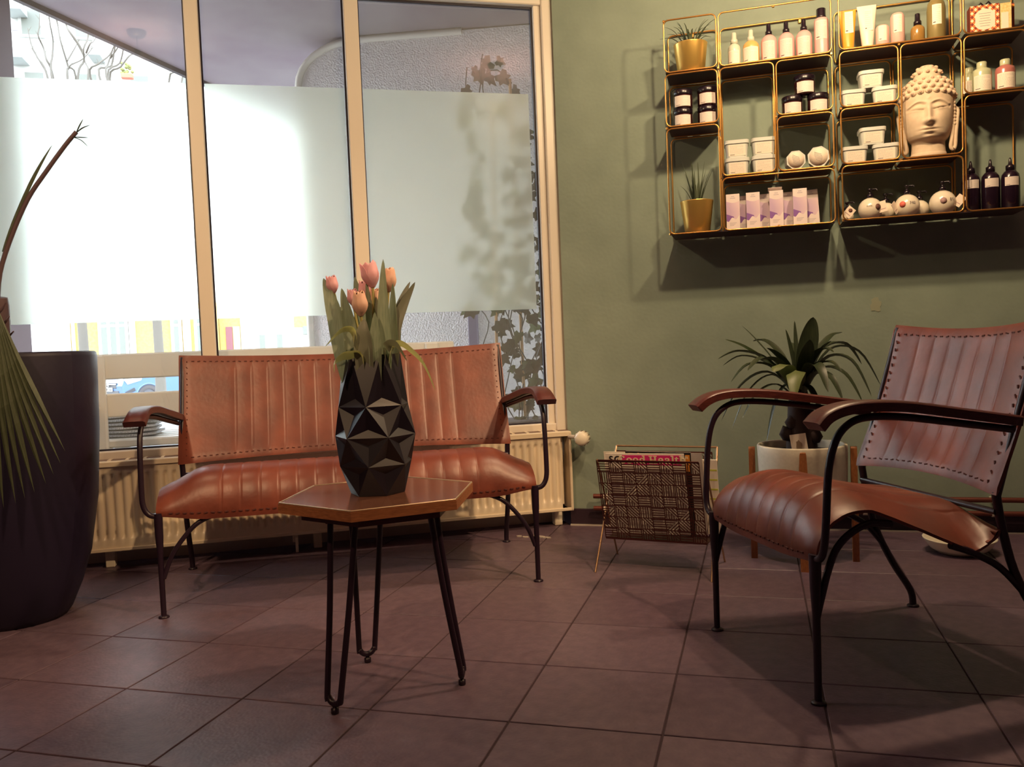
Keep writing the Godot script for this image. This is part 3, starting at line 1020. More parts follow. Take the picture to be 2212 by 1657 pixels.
func build_trees() -> void:
	# bare street trees; branch points as (x, y) about the foot, in metres
	var kinds := [
		["bare street tree with many thin upright branches at the window's left", -5.567, [[[-0.25, 7.40], [-0.33, 7.70], [-0.42, 8.00], [-0.46, 8.18], [-0.44, 8.38]], [[-0.25, 7.40], [-0.24, 7.80], [-0.22, 8.14], [-0.21, 8.39]], [[0.05, 7.39], [0.03, 7.61], [-0.02, 7.95], [-0.06, 8.18], [-0.12, 8.48], [-0.13, 8.68]], [[0.23, 7.40], [0.34, 7.75], [0.39, 7.93], [0.45, 8.21], [0.47, 8.40]], [[0.36, 7.86], [0.26, 8.09], [0.13, 8.30], [0.05, 8.47], [0.05, 8.60]], [[0.39, 7.93], [0.52, 8.05], [0.56, 8.14]], [[0.18, 7.40], [0.09, 7.56], [0.32, 7.80]], [[-0.34, 7.38], [-0.51, 7.75], [-0.64, 8.05]], [[0.45, 7.39], [0.37, 7.71]], [[0.05, 7.70], [0.13, 7.94]], [[-0.38, 7.49], [-0.49, 7.70]]]],
		["bare street tree with a fan of slanting branches nearer the first window mullion", -4.091, [[[-1.01, 7.39], [-0.82, 7.65], [-0.64, 7.90], [-0.47, 8.12]], [[-0.82, 7.40], [-0.69, 7.62], [-0.63, 7.81], [-0.47, 8.10]], [[-0.68, 7.40], [-0.60, 7.70], [-0.50, 7.99], [-0.45, 8.14]], [[-0.67, 7.40], [-0.44, 7.74], [-0.30, 8.04]], [[-0.65, 7.40], [-0.41, 7.63], [-0.21, 7.84], [-0.10, 7.99]], [[-0.62, 7.84], [-0.41, 8.02]], [[0.53, 7.38], [0.61, 7.50], [0.68, 7.60]], [[0.81, 7.39], [0.77, 7.55]], [[0.83, 7.46], [0.91, 7.52]]]]]
	for k in 2:
		var a := outside("street_tree", kinds[k][0], "tree", kinds[k][1], -0.6, -16.0, 0.0, "bare street trees")
		var bark := part("trunk", tb([Vector3(0, -0.05, 0), Vector3(0.02, 1.5, 0), Vector3(0.0, 3.2, 0), Vector3(0.05, 4.6, 0)], [0.13, 0.1, 0.09, 0.06], 8), M.bark, a)
		var n := 0
		for p in kinds[k][2]:
			var pts := [Vector3(0.05, 4.5, 0), Vector3(p[0][0] * 0.5, 6.0, 0.1 * sin(n * 2.0))]
			if n > 3 and p[0][1] > 7.45:
				pts = []
			for i in p.size():
				pts.append(Vector3(p[i][0], p[i][1], 0.12 * sin(i * 2.3 + n)))
			var d: Vector3 = pts[-1] - pts[-2]
			pts.append(pts[-1] + d * 0.9 + Vector3(0.05 * sin(n * 3.0), 0.1, 0))
			var sp := smooth_path(pts, 4)
			var rad := []
			for i in sp.size():
				rad.append(lerpf(0.03, 0.008, float(i) / (sp.size() - 1)) * (0.7 if pts.size() < 5 else 1.0))
			part("branch", tb(sp, rad, 6), M.bark, a)
			for i in range(sp.size() / 2, sp.size() - 1, 3):
				var q: Vector3 = sp[i]
				part("twig", tb([q, q + Vector3(0.07 * sin(i * 5.0 + n), 0.09, 0.03)], [0.007, 0.004], 5), M.twig, a)
			n += 1


# ---------------------------------------------------------------- radiator under the window

func build_radiator() -> void:
	var r := thing("radiator", "cream ribbed panel radiator below the shop window", "radiator", WIN_ORIGIN, PI / 6.0)
	var x0 := -2.31
	var x1 := 0.0
	var pitch := 0.0333
	var n := int((x1 - x0 - 0.06) / pitch)
	var y0 := 0.086
	var y1 := 0.414
	var front := 0.044
	var s := st()
	var cols := []
	for i in n * 6 + 1:
		cols.append(x0 + 0.03 + pitch * i / 6.0)
	var ys := [y0, y0 + 0.030, y0 + 0.036, y0 + 0.044, y0 + 0.056, y1 - 0.052, y1 - 0.044, y1 - 0.036, y1 - 0.030, y1]
	var depth := [0.0, 0.0, 0.45, 0.85, 1.0, 1.0, 0.85, 0.45, 0.0, 0.0]
	var top := []
	var bot := []
	for j in ys.size():
		var a := []
		var b := []
		for i in cols.size():
			var groove: float = [0.0, 0.0, 0.55, 1.0, 0.55, 0.0][i % 6]
			a.append(Vector3(cols[i], ys[j], front - 0.014 * groove * depth[j]))
			b.append(Vector3(cols[i], ys[j], front - 0.03))
		top.append(a)
		bot.append(b)
	shell(s, top, bot)
	part("front_panel", s, M.enamel, r)
	var wd := x1 - x0
	var cx := (x0 + x1) * 0.5
	part("body", bx(Vector3(wd - 0.06, y1 - y0 - 0.02, 0.06), 0.004, Vector3(cx, (y0 + y1) * 0.5, -0.018)), M.enamel, r)
	part("top_cover", bx(Vector3(wd, 0.012, 0.108), 0.003, Vector3(cx, 0.424, 0.0)), M.enamel, r)
	part("top_lip", bx(Vector3(wd, 0.012, 0.006), 0.001, Vector3(cx, 0.415, 0.051)), M.enamel, r)
	part("bottom_lip", bx(Vector3(wd, 0.014, 0.010), 0.002, Vector3(cx, 0.081, 0.047)), M.enamel, r)
	for x in [x0 + 0.006, x1 - 0.006]:
		part("side_cover", bx(Vector3(0.012, y1 - y0 + 0.018, 0.108), 0.003, Vector3(x, (y0 + y1) * 0.5, 0.0)), M.enamel, r)
	var m := int(wd / 0.066)
	for k in m:
		part("grille_slot", bx(Vector3(0.056, 0.002, 0.05), 0.0, Vector3(x0 + 0.04 + k * 0.066, 0.4305, -0.008)), M.grille_dark, r)
		part("grille_bar", bx(Vector3(0.012, 0.004, 0.06), 0.0, Vector3(x0 + 0.007 + k * 0.066, 0.431, -0.008)), M.enamel, r)
	for x in [-1.93, -1.12, -0.055]:
		part("foot", bx(Vector3(0.035, 0.095, 0.05), 0.003, Vector3(x, 0.048, -0.03)), M.enamel_plastic, r)
	part("bracket", bx(Vector3(0.022, 0.035, 0.01), 0.002, Vector3(-1.21, 0.062, 0.034)), M.enamel_plastic, r)
	part("bracket_leg", bx(Vector3(0.012, 0.062, 0.008), 0.002, Vector3(-1.205, 0.032, 0.042)), M.enamel_plastic, r)
	# thermostat valve on the right end
	var v := thing("thermostat_valve", "round white thermostat knob at the radiator's upper right end", "valve", win(0.034, 0.40, 0.10), PI / 6.0)
	var B := Basis(Vector3.UP, -0.5) * Basis(Vector3(0, 0, 1), -0.08) * Basis(Vector3.RIGHT, PI / 2)
	part("knob", lt([Vector2(0.0, -0.03), Vector2(0.026, -0.03), Vector2(0.03, -0.024), Vector2(0.0325, 0.005), Vector2(0.029, 0.024), Vector2(0.022, 0.031), Vector2(0, 0.033)], 28, Transform3D(B, Vector3.ZERO)), M.enamel_plastic, v)
	for k in 22:
		var a := TAU * k / 22
		part("grip_rib", bx(Vector3(0.003, 0.034, 0.003), 0.0, B * Vector3(0.0322 * cos(a), -0.006, 0.0322 * sin(a)), B * Basis(Vector3.UP, -a)), M.grille_dark if k % 2 == 0 else M.enamel_plastic, v)
	part("stem", tb([Vector3(-0.02, 0.005, -0.02), Vector3(-0.046, 0.007, -0.05)], 0.009, 10), M.caulk, v)


# ---------------------------------------------------------------- leather seats

# side profile of the seat sling as (z, y), front hem to back hem
const SEAT := [Vector2(0.004, 0.306), Vector2(0.007, 0.33), Vector2(0.0, 0.375), Vector2(-0.02, 0.42), Vector2(-0.05, 0.450), Vector2(-0.09, 0.464), Vector2(-0.14, 0.464), Vector2(-0.20, 0.450), Vector2(-0.27, 0.430), Vector2(-0.34, 0.414), Vector2(-0.40, 0.406), Vector2(-0.44, 0.400), Vector2(-0.466, 0.384), Vector2(-0.476, 0.36), Vector2(-0.468, 0.33), Vector2(-0.44, 0.312)]
# how far the side edges hang below the middle at each point; the front values are multiples of the seat's own droop
const DROOP_FRONT := [-0.3, -0.15, 0.35, 0.8, 1.0, 1.0, 1.0, 1.0, 0.6, 0.3, 0.1, 0.0, 0.0, 0.0, 0.0, 0.0]
const DROOP_BACK := [0.0, 0.0, 0.0, 0.0, 0.0, 0.0, 0.0, 0.01, 0.035, 0.062, 0.088, 0.07, 0.03, 0.01, 0.0, 0.0]


func cross_stations(h: float, ribs: Array) -> Array:
	var xs := [-h, -h + 0.008, -h + 0.02, -h + 0.045]
	var x := -h + 0.08
	var stops := []
	for r in ribs:
		stops.append_array([r - 0.008, r - 0.0028, r, r + 0.0028, r + 0.008])
	while x < h - 0.079:
		var close := false
		for s in stops:
			if absf(s - x) < 0.012:
				close = true
		if not close:
			xs.append(x)
		x += 0.024
	xs.append_array(stops)
	xs.append_array([h - 0.045, h - 0.02, h - 0.008, h])
	xs.sort()
	return xs


func rib_depth(x: float, ribs: Array) -> float:
	var d := 0.0
	for r in ribs:
		var a := absf(x - r)
		if a < 0.009:
			d = maxf(d, [1.0, 0.4, 0.0][0 if a < 0.001 else (1 if a < 0.005 else 2)])
	return d


func make_seat(root: Node3D, h: float, ribs_seat: Array, ribs_back: Array, front_brace: bool, droop: float) -> void:
	var shift := h - 0.257
	# sling seat
	var xs := cross_stations(h + 0.006, ribs_seat)
	var prof := []
	for i in SEAT.size() - 1:
		var p0: Vector2 = SEAT[maxi(i - 1, 0)]
		var p3: Vector2 = SEAT[mini(i + 2, SEAT.size() - 1)]
		for k in 3:
			prof.append(SEAT[i].cubic_interpolate(SEAT[i + 1], p0, p3, k / 3.0))
	prof.append(SEAT[-1])
	var top := []
	var bot := []
	for i in prof.size():
		var p: Vector2 = prof[i]
		var t: Vector2 = (prof[mini(i + 1, prof.size() - 1)] - prof[maxi(i - 1, 0)]).normalized()
		var nrm := Vector2(t.y, -t.x)
		if nrm.y < 0 and i < prof.size() * 0.7 and i > 6:
			nrm = -nrm
		if i <= 6 and nrm.x < 0:
			nrm = -nrm
		if i >= prof.size() * 0.7 and nrm.x > 0:
			nrm = -nrm
		var a := []
		var b := []
		var v := float(i) / (prof.size() - 1)
		for x in xs:
			var near := pow(1.0 - smoothstep(0.0, 0.17, h + 0.006 - absf(x)), 1.3)
			var at := minf(v * (SEAT.size() - 1), SEAT.size() - 1.001)
			var c := int(at)
			var hang: float = near * lerpf(DROOP_FRONT[c] * droop + DROOP_BACK[c], DROOP_FRONT[c + 1] * droop + DROOP_BACK[c + 1], at - c)
			var low := p - Vector2(0, hang)
			var edge := 0.007 * (1.0 - smoothstep(0.0, 0.02, h + 0.006 - absf(x)))
			var fade := smoothstep(0.02, 0.14, v) * (1.0 - smoothstep(0.75, 0.85, v))
			var q := low + nrm * (0.0 - edge - 0.0024 * rib_depth(x, ribs_seat) * fade)
			a.append(Vector3(x, q.y, q.x))
			var o := low - nrm * 0.014
			b.append(Vector3(x, o.y, o.x))
		top.append(a)
		bot.append(b)
	var s := st()
	shell(s, top, bot)
	part("seat", s, M.leather, root)
	# backrest sling, leaning back
	xs = cross_stations(h + 0.012, ribs_back)
	top = []
	bot = []
	var rows := 22
	for i in rows + 1:
		var v := float(i) / rows
		var a := []
		var b := []
		for x in xs:
			var u: float = x / (h + 0.012)
			var hollow := 0.026 * (1.0 - u * u)
			var sag := 0.018 * (1.0 - u * u) * smoothstep(0.6, 1.0, v) - 0.016 * (1.0 - u * u) * (1.0 - smoothstep(0.0, 0.35, v))
			var y := lerpf(0.432, 0.835, v) - sag
			var z := lerpf(-0.452, -0.592, v) - 0.012 * sin(v * PI) - hollow
			var hem := 0.006 * (1.0 - smoothstep(0.0, 0.022, h + 0.012 - absf(x))) + 0.005 * (1.0 - smoothstep(0.0, 0.04, minf(v, 1.0 - v)))
			var fade := smoothstep(0.04, 0.12, v) * (1.0 - smoothstep(0.88, 0.96, v))
			a.append(Vector3(x, y, z + 0.010 - hem - 0.0020 * rib_depth(x, ribs_back) * fade))
			b.append(Vector3(x, y, z - 0.010 + hem * 0.6))
		top.append(a)
		bot.append(b)
	s = st()
	shell(s, top, bot)
	part("backrest", s, M.leather, root)
	# lacing along the hems of the backrest and the seat front
	s = st()
	for sgn in [-1.0, 1.0]:
		for k in 17:
			var v := 0.07 + 0.86 * k / 16.0
			var y := lerpf(0.432, 0.835, v)
			var z := lerpf(-0.452, -0.592, v) - 0.012 * sin(v * PI) - 0.004
			box(s, Vector3(sgn * (h - 0.018), y, z + 0.0105), Vector3(0.004, 0.009, 0.0022), 0.0, Basis(Vector3(0, 0, 1), 0.5 * (k % 2)))
	var n := int(2.0 * (h - 0.04) / 0.021)
	for k in n + 1:
		var x := -h + 0.04 + 2.0 * (h - 0.04) * k / n
		var u := x / (h + 0.012)
		for v in [0.055, 0.945]:
			var sag: float = 0.018 * (1.0 - u * u) * smoothstep(0.6, 1.0, v) - 0.016 * (1.0 - u * u) * (1.0 - smoothstep(0.0, 0.35, v))
			box(s, Vector3(x, lerpf(0.432, 0.835, v) - sag, lerpf(-0.452, -0.592, v) - 0.012 * sin(v * PI) - 0.026 * (1.0 - u * u) + 0.0105), Vector3(0.010, 0.0036, 0.0022), 0.0, Basis(Vector3(0, 0, 1), 0.25 * sin(k * 2.1)))
		box(s, Vector3(x, 0.326 + 0.012 * pow(absf(x) / h, 6.0), 0.0085), Vector3(0.011, 0.004, 0.003), 0.0, Basis(Vector3(0, 0, 1), 0.2 * sin(k * 1.7)))
	part("stitching", s, M.thread, root).set_meta("kind", "stuff")
	for sgn in [-1.0, 1.0]:
		# front leg with foot disc
		var leg := part("leg", tb([Vector3(sgn * h, 0.004, 0), Vector3(sgn * h, 0.2, 0), Vector3(sgn * h, 0.26, 0), Vector3(sgn * h, 0.335, 0)], [0.0085, 0.009, 0.0125, 0.0135], 10), M.black_metal, root)
		part("foot_disc", lt([Vector2(0, 0), Vector2(0.017, 0), Vector2(0.017, 0.004), Vector2(0.01, 0.008), Vector2(0, 0.008)], 14, Transform3D(Basis(), Vector3(sgn * h, 0, 0))), M.black_metal, leg)
		# back leg running up into the backrest post
		var bp := smooth_path([Vector3(sgn * (h + 0.012), 0.004, -0.63), Vector3(sgn * (h + 0.012), 0.05, -0.622), Vector3(sgn * (h + 0.008), 0.14, -0.562), Vector3(sgn * (h + 0.004), 0.25, -0.505), Vector3(sgn * h, 0.36, -0.476), Vector3(sgn * h, 0.44, -0.462)], 4)
		var back := part("leg", tb(bp, 0.010, 10), M.black_metal, root)
		part("foot_disc", lt([Vector2(0, 0), Vector2(0.017, 0), Vector2(0.017, 0.004), Vector2(0.01, 0.008), Vector2(0, 0.008)], 14, Transform3D(Basis(), Vector3(sgn * (h + 0.012), 0, -0.63))), M.black_metal, back)
		part("back_post", tb([Vector3(sgn * h, 0.43, -0.466), Vector3(sgn * h, 0.825, -0.592)], 0.0085, 8), M.black_metal, root)
		# arm rod: out of the leg, up and back under the armrest
		var f := h + 0.045
		var rod := smooth_path([Vector3(sgn * h, 0.325, 0), Vector3(sgn * (h + 0.026), 0.332, 0.002), Vector3(sgn * (f - 0.003), 0.362, 0.002), Vector3(sgn * f, 0.42, -0.002), Vector3(sgn * f, 0.52, -0.010), Vector3(sgn * f, 0.582, -0.026), Vector3(sgn * (f - 0.002), 0.618, -0.056), Vector3(sgn * (f - 0.004), 0.634, -0.105), Vector3(sgn * (f - 0.01), 0.629, -0.2), Vector3(sgn * (f - 0.02), 0.606, -0.35), Vector3(sgn * (h + 0.012), 0.582, -0.50)], 5)
		part("arm_rod", tb(rod, 0.0085, 10), M.black_metal, root)
		# bent wooden armrest
		var line := smooth_path([Vector3(sgn * (f + 0.004), 0.624, 0.026), Vector3(sgn * f, 0.644, 0.0), Vector3(sgn * f, 0.657, -0.04), Vector3(sgn * (f - 0.002), 0.661, -0.1), Vector3(sgn * (f - 0.01), 0.654, -0.2), Vector3(sgn * (f - 0.02), 0.630, -0.35), Vector3(sgn * (h + 0.014), 0.604, -0.505)], 5)
		s = st()
		var aa := []
		var bb := []
		for i in line.size():
			var p: Vector3 = line[i]
			var d: Vector3 = (line[mini(i + 1, line.size() - 1)] - line[maxi(i - 1, 0)]).normalized()
			var up := d.cross(Vector3.RIGHT * 1.0).normalized()
			if up.y < 0:
				up = -up
			var half := lerpf(0.033, 0.024, float(i) / line.size())
			var rt := []
			var rb := []
			for e in [[-1.0, 0.6], [-0.86, 1.0], [-0.4, 1.12], [0.4, 1.12], [0.86, 1.0], [1.0, 0.6]]:
				rt.append(p + Vector3.RIGHT * half * e[0] + up * 0.010 * e[1])
				rb.append(p + Vector3.RIGHT * half * e[0] - up * 0.013)
			aa.append(rt)
			bb.append(rb)
		shell(s, aa, bb)
		part("armrest", s, M.arm_wood, root)
		# bracing arcs
		if front_brace:
			var arc := smooth_path([Vector3(sgn * (h - 0.006), 0.125, 0), Vector3(sgn * (h - 0.035), 0.198, -0.004), Vector3(sgn * (h - 0.088), 0.268, -0.008), Vector3(sgn * (h - 0.132), 0.301, -0.012), Vector3(sgn * (h - 0.20), 0.322, -0.02)], 4)
			part("brace", tb(arc, 0.0075, 8), M.black_metal, root)
		else:
			part("brace", tb(smooth_path([Vector3(sgn * h, 0.19, 0.0), Vector3(sgn * h, 0.24, -0.014), Vector3(sgn * h, 0.30, -0.033), Vector3(sgn * h, 0.345, -0.055), Vector3(sgn * h, 0.376, -0.092), Vector3(sgn * h, 0.392, -0.138), Vector3(sgn * h, 0.386, -0.19)], 4), 0.0085, 8), M.black_metal, root)
		part("rear_brace", tb(smooth_path([Vector3(sgn * h, 0.325, -0.34), Vector3(sgn * h, 0.302, -0.40), Vector3(sgn * h, 0.262, -0.47), Vector3(sgn * (h + 0.005), 0.20, -0.528)], 4), 0.0085, 8), M.black_metal, root)
	part("seat_rail", tb([Vector3(-h, 0.392, -0.463), Vector3(h, 0.392, -0.463)], 0.008, 8), M.black_metal, root)
	part("seat_rail", tb([Vector3(-h, 0.33, -0.008), Vector3(h, 0.33, -0.008)], 0.007, 8), M.black_metal, root)


func build_bench() -> void:
	var f := Vector3(0.46279, 0, 0.88647)
	var b := thing("leather_bench", "two-seat brown leather bench with black metal frame in front of the window", "bench", Vector3(-0.751, 0, 0.199), atan2(f.x, f.z))
	var ribs := []
	for k in 15:
		ribs.append(-0.42 + 0.06 * k)
	make_seat(b, 0.6135, ribs, ribs, true, 0.058)


func build_armchair() -> void:
	var f := Vector3(-0.8861, 0, 0.4635)
	var c := thing("leather_armchair", "brown leather armchair with black metal frame at the right", "armchair", Vector3(0.534, 0, 0.5555), atan2(f.x, f.z))
	var ribs := []
	for k in 7:
		ribs.append(-0.165 + 0.055 * k)
	make_seat(c, 0.2567, ribs, ribs, false, 0.034)


# ---------------------------------------------------------------- hexagonal table

func hexagon(r: float, turn: float) -> PackedVector2Array:
	var out := PackedVector2Array()
	for k in 6:
		out.append(Vector2(r * cos(turn + TAU * k / 6), r * sin(turn + TAU * k / 6)))
	return out


func build_table() -> void:
	var t := thing("hexagonal_table", "low hexagonal wooden table on black hairpin legs", "table", Vector3(-0.346, 0, 0.862))
	var flat := Basis(Vector3.RIGHT, Vector3(0, 0, 1), Vector3.DOWN)
	var turn := deg_to_rad(20)
	part("table_edge", ex(hexagon(0.242, turn), 0.022, Transform3D(flat, Vector3(0, 0.4655, 0))), M.table_wood, t)
	part("table_top", ex(hexagon(0.236, turn), 0.002, Transform3D(flat, Vector3(0, 0.4775, 0))), M.table_top, t)
	var hx := hexagon(0.239, turn)
	for k in 6:
		var a := hx[k]
		var b := hx[(k + 1) % 6]
		part("rim_strip", tb([Vector3(a.x, 0.478, a.y), Vector3(b.x, 0.478, b.y)], 0.0022, 6), M.table_rim, t)
	part("under_board", ex(hexagon(0.19, turn), 0.022, Transform3D(flat, Vector3(0, 0.4435, 0))), M.arm_wood, t)
	for k in 3:
		var a := deg_to_rad(108 + 120 * k)
		var out := Vector3(cos(a), 0, sin(a))
		var side := Vector3(-sin(a), 0, cos(a))
		var foot := out * 0.181
		var y := 0.428
		var top := out * 0.128
		var pts := [top - side * 0.040 + Vector3(0, y, 0), (top - side * 0.036).lerp(foot - side * 0.024, 0.45) + Vector3(0, y * 0.55, 0)]
		for q in 9:
			var b := PI + PI * q / 8.0
			pts.append(foot + side * 0.0215 * cos(b) + Vector3(0, 0.046 + 0.0235 * sin(b), 0))
		pts.append_array([(top + side * 0.036).lerp(foot + side * 0.024, 0.45) + Vector3(0, y * 0.55, 0), top + side * 0.040 + Vector3(0, y, 0)])
		var leg := part("hairpin_leg", tb(smooth_path(pts, 5), 0.0072, 10), M.black_metal, t)
		part("foot_cap", lt([Vector2(0, 0), Vector2(0.008, 0), Vector2(0.009, 0.002), Vector2(0.009, 0.012), Vector2(0.005, 0.014), Vector2(0, 0.026)], 12, Transform3D(Basis(), foot)), M.black_metal, leg)
		var plate := part("plate", bx(Vector3(0.125, 0.004, 0.032), 0.001, top + Vector3(0, 0.4305, 0), Basis(side, Vector3.UP, side.cross(Vector3.UP))), M.black_metal, t)
		for e in [-0.05, 0.05]:
			part("screw", lt([Vector2(0, -0.006), Vector2(0.005, -0.006), Vector2(0.005, 0.0), Vector2(0, 0.0)], 8, Transform3D(Basis(), top + side * e + Vector3(0, 0.428, 0))), M.black_metal, plate)


# ---------------------------------------------------------------- vase and tulips

const VASE := Vector3(-0.348, 0.479, 0.868)


func build_vase() -> void:
	var v := thing("faceted_vase", "black ceramic vase with star-shaped facets on the hexagonal table", "vase", VASE, 0.0)
	var levels := [[0.0, 0.066, 0.0], [0.072, 0.090, 0.5], [0.140, 0.098, 0.0], [0.212, 0.087, 0.5], [0.333, 0.070, 0.0]]
	var rings := []
	for l in levels:
		var ring := []
		for k in 6:
			var a: float = TAU * (k + l[2]) / 6.0 + 0.82
			ring.append(Vector3(l[1] * cos(a), l[0], l[1] * sin(a)))
		rings.append(ring)
	var s := st()
	s.set_smooth_group(-1)
	for i in 4:
		var lo: Array = rings[i]
		var hi: Array = rings[i + 1]
		var lift: float = 1.0 if levels[i][2] > 0.0 else 0.0
		for k in 6:
			# one triangle standing on the lower edge, one hanging from the upper edge
			var up_tip: Vector3 = hi[(k + int(lift)) % 6]
			var tri_up := [lo[k], lo[(k + 1) % 6], up_tip]
			var k2 := (k + int(lift)) % 6
			var tri_dn := [hi[(k2 + 5) % 6] if lift > 0.0 else hi[(k + 5) % 6], up_tip, lo[k]]
			if lift == 0.0:
				tri_up = [lo[k], lo[(k + 1) % 6], hi[k]]
				tri_dn = [hi[(k + 5) % 6], hi[k], lo[k]]
			for n in 2:
				var tr: Array = tri_up if n == 0 else tri_dn
				var plain: bool = (i == 3 and n == 1) or (i == 0 and n == 0)
				var mid: Vector3 = (tr[0] + tr[1] + tr[2]) / 3.0
				if plain:
					tri_out(s, tr[0], tr[1], tr[2], mid - Vector3(0, mid.y, 0))
					continue
				var w := Vector3(0.42, 0.42, 0.16)
				if i == 3:
					w = Vector3(0.42, 0.42, 0.16)
				var p: Vector3 = tr[0] * w.x + tr[1] * w.y + tr[2] * w.z
				if n == 0 and i < 3:
					p = tr[0] * 0.37 + tr[1] * 0.37 + tr[2] * 0.26
				elif n == 1:
					p = tr[0] * 0.36 + tr[1] * 0.36 + tr[2] * 0.28
				var o := Vector3(p.x, 0, p.z).normalized()
				p -= o * (0.012 if i < 3 else 0.011)
				tri_out(s, tr[0], tr[1], p, o)
				tri_out(s, tr[1], tr[2], p, o)
				tri_out(s, tr[2], tr[0], p, o)
	part("body", s, M.vase, v)
	s = st()
	s.set_smooth_group(-1)
	for k in 6:
		tri_out(s, rings[0][k], rings[0][(k + 1) % 6], Vector3.ZERO, Vector3.DOWN)
		var a: Vector3 = rings[4][k]
		var b: Vector3 = rings[4][(k + 1) % 6]
		var m := Vector3(0.92, 1, 0.92)
		quad_out(s, a, b, b * m, a * m, Vector3.UP)
		quad_out(s, a * m, b * m, b * Vector3(0.85, 0.5, 0.85), a * Vector3(0.85, 0.5, 0.85), -a)
		tri_out(s, a * Vector3(0.85, 0.5, 0.85), b * Vector3(0.85, 0.5, 0.85), Vector3(0, 0.1665, 0), Vector3.UP)
	part("inside", s, M.vase, v)
	build_tulips()


# a point given as (right, height) in the plane through the vase facing the viewer, and a depth towards the viewer
func by_vase(r: float, y: float, d: float) -> Vector3:
	return VASE + Vector3(0.96 * r + 0.28 * d, y - VASE.y, -0.28 * r + 0.96 * d)


func tulip_head(parent: Node3D, at: Vector3, size: float, open: float, m: Material, lean: Basis) -> void:
	for k in 6:
		var a := TAU * k / 6.0 + 0.4
		var inner := k % 2
		var s := st()
		var top := []
		var bot := []
		for i in 9:
			var t := i / 8.0
			var r := size * (0.36 * sin(minf(t * 1.35 + 0.12, 1.0) * PI * 0.62) + (open - 0.16) * t * t) * (0.92 if inner else 1.0)
			var w := size * 0.36 * pow(sin(clampf(t * 0.86 + 0.14, 0, 1) * PI), 0.7)
			var y := size * t * (0.96 if inner else 1.0)
			var rt := []
			var rb := []
			for j in 5:
				var e := (j - 2) / 2.0
				var ang := a + e * w / maxf(r, size * 0.12)
				var rr := r * (1.0 - 0.05 * absf(e))
				rt.append(at + lean * Vector3(rr * cos(ang), y, rr * sin(ang)))
				rb.append(at + lean * Vector3((rr - 0.0012) * cos(ang), y, (rr - 0.0012) * sin(ang)))
			top.append(rt)
			bot.append(rb)
		shell(s, top, bot)
		part("petal", s, m, parent)


